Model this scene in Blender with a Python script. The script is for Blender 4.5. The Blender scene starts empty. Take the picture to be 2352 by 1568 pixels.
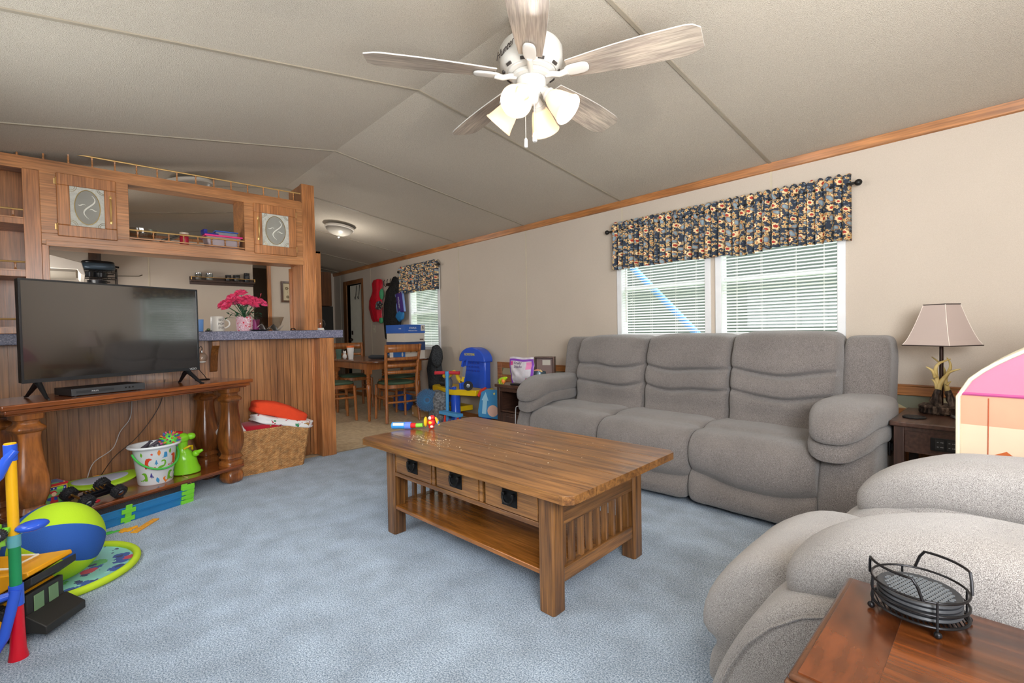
import bpy, bmesh, math, random
from mathutils import Vector, Matrix, Quaternion, noise
S = bpy.context.scene
COL = S.collection
R = math.radians
PI = math.pi
random.seed(7)

# ------------------------------------------------------------------ camera
def setup_camera():
    yaw, pit, rol = R(47.43), R(-1.31), R(-1.03)
    fw = Vector((-math.sin(yaw)*math.cos(pit), math.cos(yaw)*math.cos(pit), math.sin(pit)))
    rt = Vector((math.cos(yaw), math.sin(yaw), 0)); up = rt.cross(fw)
    c, s = math.cos(rol), math.sin(rol)
    r2 = rt*c + up*s; u2 = -rt*s + up*c
    cam = bpy.data.cameras.new('camera'); o = bpy.data.objects.new('camera', cam); COL.objects.link(o)
    cam.sensor_width = 36; cam.lens = 36*1084.4/2352; cam.clip_start = .02; cam.clip_end = 200
    m = Matrix((r2, u2, -fw)).transposed().to_4x4(); m.translation = (0, 0, 1.07)
    o.matrix_world = m
    S.camera = o
setup_camera()
S.view_settings.view_transform = 'Standard'; S.view_settings.look = 'None'
S.view_settings.gamma = 1; S.view_settings.use_curve_mapping = False
S.view_settings.exposure = 0.36

# ------------------------------------------------------------------ world (overcast daylight with greenery low down)
def setup_world():
    w = bpy.data.worlds.new('world'); S.world = w; w.use_nodes = True
    nt = w.node_tree; N = nt.nodes; L = nt.links
    bg = N['Background']; tc = N.new('ShaderNodeTexCoord')
    sep = N.new('ShaderNodeSeparateXYZ'); L.new(tc.outputs['Generated'], sep.inputs[0])
    r = N.new('ShaderNodeValToRGB'); r.color_ramp.elements[0].position = .50; r.color_ramp.elements[0].color = (.035, .048, .038, 1)
    r.color_ramp.elements[1].position = .85; r.color_ramp.elements[1].color = (1.5, 1.6, 1.65, 1)
    e = r.color_ramp.elements.new(.66); e.color = (.05, .062, .058, 1)
    mr = N.new('ShaderNodeMapRange'); mr.inputs[1].default_value = -1; L.new(sep.outputs[2], mr.inputs[0])
    L.new(mr.outputs[0], r.inputs[0]); L.new(r.outputs[0], bg.inputs[0]); bg.inputs[1].default_value = 4.0
setup_world()

def area(name, loc, rot, sx, sy, power, col=(1, 1, 1)):
    l = bpy.data.lights.new(name, 'AREA'); l.shape = 'RECTANGLE'; l.size = sx; l.size_y = sy; l.energy = power; l.color = col
    o = bpy.data.objects.new(name, l); COL.objects.link(o); o.location = loc; o.rotation_euler = rot
    return o
# unseen area light for the photographer's bounced flash; the other area lights are added fill
area('bounce_flash', (0.85, -0.25, 1.55), (R(80), 0, R(38)), 1.7, 1.1, 96, (.93, .965, 1))
area('ceiling_fill', (0.55, 0.70, 1.30), (R(140), 0, R(58)), 1.1, 1.1, 60, (.93, .965, 1))  # added fill aimed up at the far ceiling, no source of its own
area('near_wall_fill', (-2.3, -0.46, 1.45), (R(90), 0, 0), 1.3, .8, 13, (.9, .95, 1))  # unseen fill added along the near wall
area('kitchen_fill', (-5.5, -0.46, 1.5), (R(112), 0, 0), .9, .6, 18, (1, .97, .93))  # added fill that lifts the kitchen and the dining ceiling
area('hall_fill', (-7.6, 0.6, 1.1), (R(120), 0, R(-15)), 1.2, 1.2, 3, (1, .97, .93))  # added fill, hidden behind the kitchen partition

# ------------------------------------------------------------------ mesh builder
class MB:
    def __init__(s): s.v = []; s.f = []; s.mi = []; s.cur = 0; s.uv = None
    def mark(s): return len(s.v)
    def xf(s, m, k=0):
        for i in range(k, len(s.v)): s.v[i] = m @ Vector(s.v[i])
        return s
    def face(s, f): s.f.append(tuple(f)); s.mi.append(s.cur)
    def box(s, x0, y0, z0, x1, y1, z1):
        b = len(s.v)
        for z in (z0, z1):
            for x, y in ((x0, y0), (x1, y0), (x1, y1), (x0, y1)): s.v.append(Vector((x, y, z)))
        for f in ((0, 3, 2, 1), (4, 5, 6, 7), (0, 1, 5, 4), (1, 2, 6, 5), (2, 3, 7, 6), (3, 0, 4, 7)): s.face(b+i for i in f)
        return s
    def cb(s, c, d, rot=None):
        k = s.mark(); s.box(-d[0]/2, -d[1]/2, -d[2]/2, d[0]/2, d[1]/2, d[2]/2)
        m = Matrix.Translation(c)
        if rot: m = m @ Matrix.Rotation(rot[2], 4, 'Z') @ Matrix.Rotation(rot[1], 4, 'Y') @ Matrix.Rotation(rot[0], 4, 'X')
        return s.xf(m, k)
    def rings(s, rr, cap=True, close=False):
        b = len(s.v); n = len(rr[0])
        for r in rr:
            for p in r: s.v.append(Vector(p))
        m = len(rr)
        for i in range(m if close else m-1):
            j = (i+1) % m
            for k in range(n):
                l = (k+1) % n; s.face((b+i*n+k, b+i*n+l, b+j*n+l, b+j*n+k))
        if cap and not close:
            s.face(tuple(b+k for k in reversed(range(n)))); s.face(tuple(b+(m-1)*n+k for k in range(n)))
        return s
    def tube(s, pts, r, n=8, close=False, cap=True):
        pts = [Vector(p) for p in pts]; m = len(pts); rr = []; up = None
        rs = r if isinstance(r, (list, tuple)) else [r]*m
        for i, p in enumerate(pts):
            if close: d = pts[(i+1) % m]-pts[i-1]
            else: d = pts[min(i+1, m-1)]-pts[max(i-1, 0)]
            if d.length < 1e-9: d = Vector((0, 0, 1))
            d.normalize()
            if up is None: up = Vector((0, 0, 1)) if abs(d.z) < .9 else Vector((1, 0, 0))
            a = d.cross(up)
            if a.length < 1e-4: a = d.cross(Vector((1, .3, 0)))
            a.normalize(); b = a.cross(d).normalized(); up = b
            rr.append([p+(a*math.cos(2*PI*k/n)+b*math.sin(2*PI*k/n))*rs[i] for k in range(n)])
        return s.rings(rr, cap, close)
    def cyl(s, p0, p1, r0, r1=None, n=16): return s.tube([p0, p1], [r0, r0 if r1 is None else r1], n)
    def lathe(s, prof, c=(0, 0, 0), n=24, sq=0, ph=0, cap=True):
        rr = []
        for r, z in prof:
            ring = []
            for k in range(n):
                a = 2*PI*(k+.5)/n+ph
                q = r
                if sq:
                    cc, ss = abs(math.cos(a-ph)), abs(math.sin(a-ph)); q = r/((cc**sq+ss**sq)**(1/sq))
                ring.append((c[0]+q*math.cos(a), c[1]+q*math.sin(a), c[2]+z))
            rr.append(ring)
        return s.rings(rr, cap)
    def ell(s, c, r, nu=24, nv=14, e=1.0, e2=None, rot=None):
        e2 = e if e2 is None else e2
        sg = lambda v, p: math.copysign(abs(v)**p, v)
        rr = []
        for i in range(1, nv):
            t = -PI/2+PI*i/nv
            rr.append([(r[0]*sg(math.cos(t), e)*sg(math.cos(2*PI*k/nu), e2), r[1]*sg(math.cos(t), e)*sg(math.sin(2*PI*k/nu), e2), r[2]*sg(math.sin(t), e)) for k in range(nu)])
        k = s.mark(); s.rings(rr)
        m = Matrix.Translation(c)
        if rot: m = m @ Matrix.Rotation(rot[2], 4, 'Z') @ Matrix.Rotation(rot[1], 4, 'Y') @ Matrix.Rotation(rot[0], 4, 'X')
        return s.xf(m, k)
    def prism(s, poly, h0, h1, axis='Z'):
        b = len(s.v); n = len(poly)
        for h in (h0, h1):
            for p in poly:
                s.v.append(Vector({'Z': (p[0], p[1], h), 'Y': (p[0], h, p[1]), 'X': (h, p[0], p[1])}[axis]))
        s.face(b+k for k in reversed(range(n))); s.face(b+n+k for k in range(n))
        for k in range(n): s.face((b+k, b+(k+1) % n, b+n+(k+1) % n, b+n+k))
        return s
    def grid(s, fn, nu, nv):
        b = len(s.v)
        for i in range(nu+1):
            for j in range(nv+1): s.v.append(Vector(fn(i/nu, j/nv)))
        w = nv+1
        for i in range(nu):
            for j in range(nv): s.face((b+i*w+j, b+(i+1)*w+j, b+(i+1)*w+j+1, b+i*w+j+1))
        return s
    def warp(s, fn, k=0):
        for i in range(k, len(s.v)): s.v[i] = Vector(fn(*s.v[i]))
        return s
    def quad(s, a, b, c, d):
        k = len(s.v); s.v += [Vector(a), Vector(b), Vector(c), Vector(d)]; s.face((k, k+1, k+2, k+3)); return s
    def poly(s, pts):
        k = len(s.v); s.v += [Vector(p) for p in pts]; s.face(range(k, k+len(pts))); return s
    def build(s, name, mat, parent=None, smooth=True, bevel=0, seg=2, loc=None, solid=0, sub=0):
        me = bpy.data.meshes.new(name); me.from_pydata([tuple(p) for p in s.v], [], s.f)
        mats = mat if isinstance(mat, (list, tuple)) else [mat]
        for m in mats: me.materials.append(m)
        if len(mats) > 1: me.polygons.foreach_set('material_index', s.mi)
        bm = bmesh.new(); bm.from_mesh(me); bmesh.ops.recalc_face_normals(bm, faces=bm.faces); bm.to_mesh(me); bm.free()
        o = bpy.data.objects.new(name, me); COL.objects.link(o)
        if smooth:
            me.polygons.foreach_set('use_smooth', [True]*len(me.polygons))
            try: me.set_sharp_from_angle(angle=R(40))
            except Exception: pass
        if parent: o.parent = parent
        if loc: o.location = loc
        if solid: m = o.modifiers.new('solid', 'SOLIDIFY'); m.thickness = solid; m.offset = 0
        if sub: m = o.modifiers.new('sub', 'SUBSURF'); m.levels = sub; m.render_levels = sub
        if bevel: m = o.modifiers.new('bevel', 'BEVEL'); m.width = bevel; m.segments = seg; m.limit_method = 'ANGLE'; m.angle_limit = R(35)
        return o

def thing(name, label, cat, loc=(0, 0, 0), rz=0, group=None):
    o = bpy.data.objects.new(name, None); COL.objects.link(o); o.empty_display_size = .05
    o.location = loc; o.rotation_euler = (0, 0, rz); o['label'] = label; o['category'] = cat
    if group: o['group'] = group
    return o
def tag(o, label, cat, group=None, kind=None):
    o['label'] = label; o['category'] = cat
    if group: o['group'] = group
    if kind: o['kind'] = kind
    return o
def struct(o): o['kind'] = 'structure'; return o
def dup(root, loc=None, rz=None, label=None, group=None):
    def cp(o, par):
        c = o.copy(); COL.objects.link(c)
        if par: c.parent = par
        for ch in [x for x in o.children]: cp(ch, c)
        return c
    r = cp(root, None)
    if loc is not None: r.location = loc
    if rz is not None: r.rotation_euler = (0, 0, rz)
    if label: r['label'] = label
    if group: r['group'] = group
    return r
def text(name, s, size, M, mat, parent=None, depth=.0006, align='CENTER', sx=1, shear=0):
    cu = bpy.data.curves.new(name, 'FONT'); cu.body = s; cu.size = size; cu.align_x = align; cu.align_y = 'CENTER'; cu.extrude = depth; cu.shear = shear
    t = bpy.data.objects.new('tmp', cu); COL.objects.link(t); bpy.context.view_layer.update()
    me = bpy.data.meshes.new_from_object(t.evaluated_get(bpy.context.evaluated_depsgraph_get()))
    bpy.data.objects.remove(t); me.name = name; me.materials.clear(); me.materials.append(mat)
    me.transform(M @ Matrix.Diagonal((sx, 1, 1, 1)))
    o = bpy.data.objects.new(name, me); COL.objects.link(o)
    if parent: o.parent = parent
    return o
def frame_m(loc, right, up):
    r = Vector(right).normalized(); u = Vector(up).normalized(); n = r.cross(u)
    m = Matrix((r, u, n)).transposed().to_4x4(); m.translation = loc; return m

# ------------------------------------------------------------------ materials
MC = {}
def srgb(*c):
    if len(c) == 1: c = (c[0] >> 16, (c[0] >> 8) & 255, c[0] & 255)
    return tuple((x/255/12.92 if x <= 10 else ((x/255+.055)/1.055)**2.4) for x in c)+(1,)
def newmat(name):
    m = bpy.data.materials.new(name); m.use_nodes = True
    return m, m.node_tree.nodes, m.node_tree.links, m.node_tree.nodes['Principled BSDF']
def mat(name, col, rough=.5, metal=0, emit=0, spec=.5, alpha=1, trans=0, coat=0, sub=0, var=.06, vs=8, bump=0, bs=60, ior=1.45):
    if name in MC: return MC[name]
    m, N, L, B = newmat(name); c = srgb(col) if isinstance(col, int) else col
    B.inputs['Roughness'].default_value = rough; B.inputs['Metallic'].default_value = metal
    B.inputs['Specular IOR Level'].default_value = spec; B.inputs['Coat Weight'].default_value = coat
    B.inputs['Transmission Weight'].default_value = trans; B.inputs['IOR'].default_value = ior
    B.inputs['Alpha'].default_value = alpha
    tc = N.new('ShaderNodeTexCoord'); n = N.new('ShaderNodeTexNoise'); n.inputs['Scale'].default_value = vs; n.inputs['Detail'].default_value = 4
    L.new(tc.outputs['Object'], n.inputs['Vector'])
    mx = N.new('ShaderNodeMix'); mx.data_type = 'RGBA'; mx.blend_type = 'MULTIPLY'; mx.inputs[0].default_value = 1
    mr = N.new('ShaderNodeMapRange'); mr.inputs[3].default_value = 1-var*2; mr.inputs[4].default_value = 1+var*2; L.new(n.outputs[0], mr.inputs[0])
    mx.inputs[6].default_value = c; L.new(mr.outputs[0], mx.inputs[7]); L.new(mx.outputs[2], B.inputs['Base Color'])
    if bump:
        n2 = N.new('ShaderNodeTexNoise'); n2.inputs['Scale'].default_value = bs; n2.inputs['Detail'].default_value = 3; L.new(tc.outputs['Object'], n2.inputs['Vector'])
        b = N.new('ShaderNodeBump'); b.inputs['Strength'].default_value = bump; b.inputs['Distance'].default_value = .01; L.new(n2.outputs[0], b.inputs['Height']); L.new(b.outputs[0], B.inputs['Normal'])
    if emit: B.inputs['Emission Color'].default_value = c; B.inputs['Emission Strength'].default_value = emit
    MC[name] = m; return m
def wood(name, c1, c2, axis='X', sc=1., rough=.35, coat=.2, along=1.2, cross=14, bump=.15, blot=.25, seed=0, c3=None):
    if name in MC: return MC[name]
    m, N, L, B = newmat(name)
    tc = N.new('ShaderNodeTexCoord'); mp = N.new('ShaderNodeMapping'); L.new(tc.outputs['Object'], mp.inputs[0])
    v = [cross*sc]*3; v['XYZ'.index(axis)] = along*sc; mp.inputs['Scale'].default_value = v; mp.inputs['Location'].default_value = (seed, seed*.7, seed*.3)
    n = N.new('ShaderNodeTexNoise'); n.inputs['Scale'].default_value = 1; n.inputs['Detail'].default_value = 7; n.inputs['Roughness'].default_value = .62; n.inputs['Distortion'].default_value = .8; L.new(mp.outputs[0], n.inputs[0])
    mp2 = N.new('ShaderNodeMapping'); L.new(tc.outputs['Object'], mp2.inputs[0]); v2 = [cross*sc*9]*3; v2['XYZ'.index(axis)] = along*sc*4; mp2.inputs['Scale'].default_value = v2
    n2 = N.new('ShaderNodeTexNoise'); n2.inputs['Scale'].default_value = 1; n2.inputs['Detail'].default_value = 3; L.new(mp2.outputs[0], n2.inputs[0])
    r = N.new('ShaderNodeValToRGB'); r.color_ramp.elements[0].position = .36; r.color_ramp.elements[0].color = srgb(c2); r.color_ramp.elements[1].position = .62; r.color_ramp.elements[1].color = srgb(c1)
    L.new(n.outputs[0], r.inputs[0])
    r2 = N.new('ShaderNodeMapRange'); r2.inputs[1].default_value = .35; r2.inputs[2].default_value = .65; r2.inputs[3].default_value = .62; r2.inputs[4].default_value = 1.12; L.new(n2.outputs[0], r2.inputs[0])
    mx = N.new('ShaderNodeMix'); mx.data_type = 'RGBA'; mx.blend_type = 'MULTIPLY'; mx.inputs[0].default_value = .85; L.new(r.outputs[0], mx.inputs[6]); L.new(r2.outputs[0], mx.inputs[7])
    n3 = N.new('ShaderNodeTexNoise'); n3.inputs['Scale'].default_value = 3; L.new(tc.outputs['Object'], n3.inputs[0])
    r3 = N.new('ShaderNodeMapRange'); r3.inputs[1].default_value = .3; r3.inputs[2].default_value = .7; r3.inputs[3].default_value = 1-blot; r3.inputs[4].default_value = 1+blot*.6; L.new(n3.outputs[0], r3.inputs[0])
    mx2 = N.new('ShaderNodeMix'); mx2.data_type = 'RGBA'; mx2.blend_type = 'MULTIPLY'; mx2.inputs[0].default_value = 1; L.new(mx.outputs[2], mx2.inputs[6]); L.new(r3.outputs[0], mx2.inputs[7])
    L.new(mx2.outputs[2], B.inputs['Base Color'])
    B.inputs['Roughness'].default_value = rough; B.inputs['Coat Weight'].default_value = coat; B.inputs['Coat Roughness'].default_value = .2
    b = N.new('ShaderNodeBump'); b.inputs['Strength'].default_value = bump; b.inputs['Distance'].default_value = .002; L.new(n2.outputs[0], b.inputs['Height']); L.new(b.outputs[0], B.inputs['Normal'])
    MC[name] = m; return m
def speckle(name, cols, sc=300, big=3, bigv=.15, rough=.9, bump=.5, bd=.004, sheen=0, stretch=(1, 1, 1), pos=None, det=2, sc2=None):
    """fabric, carpet, laminate: a fine noise through a colour ramp, a broad noise over it"""
    if name in MC: return MC[name]
    m, N, L, B = newmat(name)
    tc = N.new('ShaderNodeTexCoord'); mp = N.new('ShaderNodeMapping'); mp.inputs['Scale'].default_value = stretch; L.new(tc.outputs['Object'], mp.inputs[0])
    n = N.new('ShaderNodeTexNoise'); n.inputs['Scale'].default_value = sc; n.inputs['Detail'].default_value = det; L.new(mp.outputs[0], n.inputs[0])
    src = n.outputs[0]
    if sc2:
        nb = N.new('ShaderNodeTexNoise'); nb.inputs['Scale'].default_value = sc2; nb.inputs['Detail'].default_value = 4; L.new(mp.outputs[0], nb.inputs[0])
        ad = N.new('ShaderNodeMath'); ad.operation = 'ADD'; L.new(n.outputs[0], ad.inputs[0]); L.new(nb.outputs[0], ad.inputs[1])
        hf = N.new('ShaderNodeMath'); hf.operation = 'MULTIPLY'; hf.inputs[1].default_value = .5; L.new(ad.outputs[0], hf.inputs[0]); src = hf.outputs[0]
    r = N.new('ShaderNodeValToRGB'); cr = r.color_ramp
    pos = pos or [.35+.3*i/(len(cols)-1) for i in range(len(cols))]
    cr.elements[0].position = pos[0]; cr.elements[0].color = srgb(cols[0]); cr.elements[1].position = pos[-1]; cr.elements[1].color = srgb(cols[-1])
    for p, c in list(zip(pos, cols))[1:-1]: e = cr.elements.new(p); e.color = srgb(c)
    L.new(src, r.inputs[0])
    n2 = N.new('ShaderNodeTexNoise'); n2.inputs['Scale'].default_value = big; n2.inputs['Detail'].default_value = 5; L.new(tc.outputs['Object'], n2.inputs[0])
    mr = N.new('ShaderNodeMapRange'); mr.inputs[1].default_value = .3; mr.inputs[2].default_value = .7; mr.inputs[3].default_value = 1-bigv; mr.inputs[4].default_value = 1+bigv; L.new(n2.outputs[0], mr.inputs[0])
    mx = N.new('ShaderNodeMix'); mx.data_type = 'RGBA'; mx.blend_type = 'MULTIPLY'; mx.inputs[0].default_value = 1; L.new(r.outputs[0], mx.inputs[6]); L.new(mr.outputs[0], mx.inputs[7])
    L.new(mx.outputs[2], B.inputs['Base Color']); B.inputs['Roughness'].default_value = rough; B.inputs['Specular IOR Level'].default_value = .25
    B.inputs['Sheen Weight'].default_value = sheen
    if bump:
        b = N.new('ShaderNodeBump'); b.inputs['Strength'].default_value = bump; b.inputs['Distance'].default_value = bd; L.new(src, b.inputs['Height']); L.new(b.outputs[0], B.inputs['Normal'])
    MC[name] = m; return m
def floral(name, bgc, sc=9):
    """printed cotton: rings of petals round dotted centres, leaves between"""
    m, N, L, B = newmat(name)
    tc = N.new('ShaderNodeTexCoord'); mp = N.new('ShaderNodeMapping'); mp.inputs['Scale'].default_value = (1, .35, 1); L.new(tc.outputs['Object'], mp.inputs[0])
    nz = N.new('ShaderNodeTexNoise'); nz.inputs['Scale'].default_value = 30; L.new(mp.outputs[0], nz.inputs[0])
    ad = N.new('ShaderNodeVectorMath'); ad.operation = 'MULTIPLY_ADD'; ad.inputs[1].default_value = (.02, .02, .02); L.new(nz.outputs['Color'], ad.inputs[0]); L.new(mp.outputs[0], ad.inputs[2])
    last = None
    rgb = N.new('ShaderNodeRGB'); rgb.outputs[0].default_value = srgb(bgc); last = rgb.outputs[0]
    layers = [(sc*5.5, .28, [(.0, 0x6f8496), (.5, 0x5c7288), (1, 0xbfa873)], 1.3), (sc*3.2, .33, [(.0, 0xb9553f), (.34, 0xcda56a), (.6, 0xe0c48a), (1, 0xd9b57f)], 5.1),
              (sc*4.2, .27, [(.0, 0x8a3a34), (.4, 0xd8c08c), (1, 0xc9a766)], 9.7), (sc*1.7, .36, [(.0, 0xb5443a), (.38, 0xc2553f), (.45, 0xf0dcae), (.8, 0xe6c98f), (1, 0x7d3a38)], 2.2),
              (sc*1.55, .30, [(.0, 0x93a5ae), (.55, 0x8295a3), (.75, 0x9c6a4c), (1, 0xd8c08c)], 14.2)]
    def mth(op, a, b=None, c=None):
        n = N.new('ShaderNodeMath'); n.operation = op
        for i_, q in enumerate((a, b, c)):
            if q is None: continue
            if isinstance(q, (int, float)): n.inputs[i_].default_value = q
            else: L.new(q, n.inputs[i_])
        return n.outputs[0]
    sp = N.new('ShaderNodeSeparateXYZ'); L.new(tc.outputs['Object'], sp.inputs[0])
    xz = N.new('ShaderNodeCombineXYZ'); L.new(sp.outputs[0], xz.inputs[0]); L.new(sp.outputs[2], xz.inputs[1])
    for li, (s_, thr, cols, off) in enumerate(layers):
        mp2 = N.new('ShaderNodeMapping'); mp2.inputs['Location'].default_value = (off, off*.3, 0); L.new(xz.outputs[0], mp2.inputs[0])
        v = N.new('ShaderNodeTexVoronoi'); v.voronoi_dimensions = '2D'; v.inputs['Scale'].default_value = s_; v.inputs['Randomness'].default_value = .8; L.new(mp2.outputs[0], v.inputs['Vector'])
        df = N.new('ShaderNodeVectorMath'); df.operation = 'SUBTRACT'; L.new(mp2.outputs[0], df.inputs[0]); L.new(v.outputs['Position'], df.inputs[1])
        s2 = N.new('ShaderNodeSeparateXYZ'); L.new(df.outputs[0], s2.inputs[0]); cs2 = N.new('ShaderNodeSeparateXYZ'); L.new(v.outputs['Color'], cs2.inputs[0])
        th = mth('ADD', mth('ARCTAN2', s2.outputs[1], s2.outputs[0]), mth('MULTIPLY', cs2.outputs[0], 6.28))
        pet = mth('COSINE', mth('MULTIPLY', th, (2, 5, 6, 8, 2)[li]))
        rad = mth('MULTIPLY', mth('MULTIPLY_ADD', pet, (.5, .28, .2, .13, .35)[li], 1.0), mth('MULTIPLY_ADD', cs2.outputs[1], .5, .75))
        dv = mth('DIVIDE', mth('DIVIDE', v.outputs['Distance'], thr*.70), rad)
        r = N.new('ShaderNodeValToRGB'); r.color_ramp.interpolation = 'CONSTANT'; els = r.color_ramp.elements
        els[0].position = cols[0][0]; els[0].color = srgb(cols[0][1]); els[1].position = min(cols[-1][0], .92); els[1].color = srgb(cols[-1][1])
        for p, c in cols[1:-1]: e = els.new(p); e.color = srgb(c)
        L.new(dv, r.inputs[0])
        lt = mth('LESS_THAN', dv, 1.0)
        mx = N.new('ShaderNodeMix'); mx.data_type = 'RGBA'; L.new(lt, mx.inputs[0]); L.new(last, mx.inputs[6]); L.new(r.outputs[0], mx.inputs[7]); last = mx.outputs[2]
    L.new(last, B.inputs['Base Color']); B.inputs['Roughness'].default_value = .9; B.inputs['Specular IOR Level'].default_value = .2
    return m
def glassmat(name='window_glass', tint=(1, 1, 1, 1), refl=.06):
    if name in MC: return MC[name]
    m, N, L, B = newmat(name); N.remove(B)
    t = N.new('ShaderNodeBsdfTransparent'); t.inputs[0].default_value = tint; g = N.new('ShaderNodeBsdfGlossy'); g.inputs['Roughness'].default_value = .02
    lw = N.new('ShaderNodeLayerWeight'); pw = N.new('ShaderNodeMath'); pw.operation = 'POWER'; pw.inputs[1].default_value = 4; L.new(lw.outputs['Facing'], pw.inputs[0])
    fr = N.new('ShaderNodeMath'); fr.operation = 'MULTIPLY_ADD'; fr.inputs[1].default_value = .45; fr.inputs[2].default_value = refl*.7; L.new(pw.outputs[0], fr.inputs[0])
    mx = N.new('ShaderNodeMixShader'); L.new(fr.outputs[0], mx.inputs[0]); L.new(t.outputs[0], mx.inputs[1]); L.new(g.outputs[0], mx.inputs[2]); L.new(mx.outputs[0], N['Material Output'].inputs[0])
    MC[name] = m; return m
def shade_mat(name, col, emit, trans=.5):
    if name in MC: return MC[name]
    m, N, L, B = newmat(name)
    B.inputs['Base Color'].default_value = srgb(col); B.inputs['Roughness'].default_value = .5
    t = N.new('ShaderNodeBsdfTranslucent'); t.inputs[0].default_value = srgb(col)
    mx = N.new('ShaderNodeMixShader'); mx.inputs[0].default_value = trans; L.new(B.outputs[0], mx.inputs[1]); L.new(t.outputs[0], mx.inputs[2])
    if emit:
        B.inputs['Emission Color'].default_value = srgb(col); B.inputs['Emission Strength'].default_value = emit
    L.new(mx.outputs[0], N['Material Output'].inputs[0]); MC[name] = m; return m

M_oak_x = wood('oak_trim_x', 0xc4844c, 0xa06434, 'X')
M_oak_y = wood('oak_trim_y', 0xc98a54, 0xa86c3c, 'Y')
M_oak_z = wood('oak_trim_z', 0xc98650, 0xa66838, 'Z')
M_bead = wood('beadboard', 0xb97f4c, 0x8c5a32, 'Z', along=.8, cross=11, blot=.2)
M_brass = mat('brass', 0xd8b070, .35, .55)
M_black = mat('black_plastic', 0x1a1a1c, .4)
M_white = mat('white_plastic', 0xe9e7e2, .4)
M_iron = mat('black_iron', 0x1d1c1c, .45, .6)
M_chrome = mat('chrome', 0xc9ccd0, .2, 1)
M_glass = glassmat()
# ================================================================== the room
WY, NY, FX, EX = 3.569, -0.54, -8.8, 1.2         # long wall, wall behind the camera, far end, near end
RY, RZ, WZ, NZ = 1.513, 2.4913, 2.1926, 2.165    # ridge and wall heights
M_wall = speckle('wall_vinyl', [0xbeb1a1, 0xc6b9aa, 0xccc0b2], sc=700, big=2, bigv=.03, rough=.7, bump=.12, bd=.001)
M_ceil = speckle('ceiling_stipple', [0xb6aa98, 0xcabfae, 0xd6ccbc], sc=330, big=1.2, bigv=.03, rough=.9, bump=.9, bd=.006, pos=[.3, .5, .68])
M_carpet = speckle('carpet_pile', [0x516681, 0x879cb6, 0xb4c6d8, 0xe0ebf5], sc=560, big=6.5, bigv=.17, rough=1, bump=.9, bd=.008, sheen=.2, sc2=190, pos=[.38, .46, .53, .61], det=5)
M_lino = speckle('linoleum', [0xcdb795, 0xdac6a4, 0xe4d2b2], sc=22, big=3, bigv=.08, rough=.35, bump=.03)

# floor: carpet of the living room and sheet flooring of the dining end
b = MB().box(-4.2, NY-.1, -.1, EX+.1, WY+.1, 0); struct(b.build('floor', M_carpet, smooth=False))
b = MB().box(FX-.1, NY-.1, -.11, -4.2, WY+.1, -.006); struct(b.build('floor', M_lino, smooth=False))
b = MB().box(-4.215, 1.66, -.006, -4.19, WY, .002); struct(b.build('trim_1', mat('edge_strip', 0x9c8f7c, .4), bevel=.001))
# ceiling: two slopes meeting at a ridge, solid slabs
b = MB().prism([(NY-.1, NZ-.016), (RY, RZ), (WY+.1, WZ-.0145), (WY+.1, WZ+.15), (RY, RZ+.15), (NY-.1, NZ+.15)], FX-.1, EX+.1, 'X')
struct(b.build('ceiling', M_ceil, smooth=False))
M_bat = mat('ceiling_batten', 0x9d9280, .6)
k = 2
for i in range(-1, 7):
    x = -1.2-1.2192*i
    sl = (RZ-WZ)/(WY-RY); sn = (RZ-NZ)/(RY-NY)
    b = MB().prism([(NY, NZ-.006), (RY, RZ-.006), (WY, WZ-.006), (WY, WZ+.01), (RY, RZ+.01), (NY, NZ+.01)], x-.009, x+.009, 'X')
    struct(b.build('trim_%d' % k, M_bat, smooth=False)); k += 1
    b = MB().box(x-.006, WY-.003, .0, x+.006, WY+.005, WZ-.03)
    if not (-4.1 < x < -.0): struct(b.build('trim_%d' % k, mat('wall_batten', 0xc9bda6, .6), smooth=False)); k += 1
    else:
        z0 = .71 if not (-2.475 < x < -1.63 or -1.59 < x < -.767) else 1.9
        b = MB().box(x-.006, WY-.003, z0, x+.006, WY+.005, WZ-.03); struct(b.build('trim_%d' % k, MC['wall_batten'], smooth=False)); k += 1

# long wall with its three window openings and the outside door
WIN = [(-2.475, -1.628, .98, 1.93), (-1.592, -.767, .98, 1.93), (-6.08, -5.285, .83, 1.93)]
DOOR = (-8.22, -7.62, 0, 1.93)
def wall_with_holes(name, holes, x0, x1, z1, y0, y1):
    b = MB(); xs = sorted({x0, x1} | {h[0] for h in holes} | {h[1] for h in holes})
    for a, c in zip(xs, xs[1:]):
        hs = [h for h in holes if h[0] <= a+1e-6 and h[1] >= c-1e-6]
        if not hs: b.box(a, y0, -.1, c, y1, z1)
        for h in hs:
            if h[2] > 0: b.box(a, y0, -.1, c, y1, h[2])
            b.box(a, y0, h[3], c, y1, z1)
    return struct(b.build(name, M_wall, smooth=False))
wall_with_holes('wall_back', WIN+[DOOR], FX-.1, EX+.1, WZ, WY, WY+.12)
NWIN = [(-2.95, -1.65, 1.0, 1.9), (-5.95, -5.05, 1.2, 1.8)]
wall_with_holes('wall_front', NWIN, FX-.1, EX+.1, NZ, NY-.12, NY)
b = MB().prism([(NY-.12, -.1), (WY+.12, -.1), (WY+.12, WZ), (RY, RZ+.02), (NY-.12, NZ)], EX, EX+.12, 'X'); struct(b.build('wall_right', M_wall, smooth=False))
b = MB().prism([(NY-.12, -.1), (WY+.12, -.1), (WY+.12, WZ), (RY, RZ+.02), (NY-.12, NZ)], FX-.12, FX, 'X'); struct(b.build('wall_left', M_wall, smooth=False))
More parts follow.
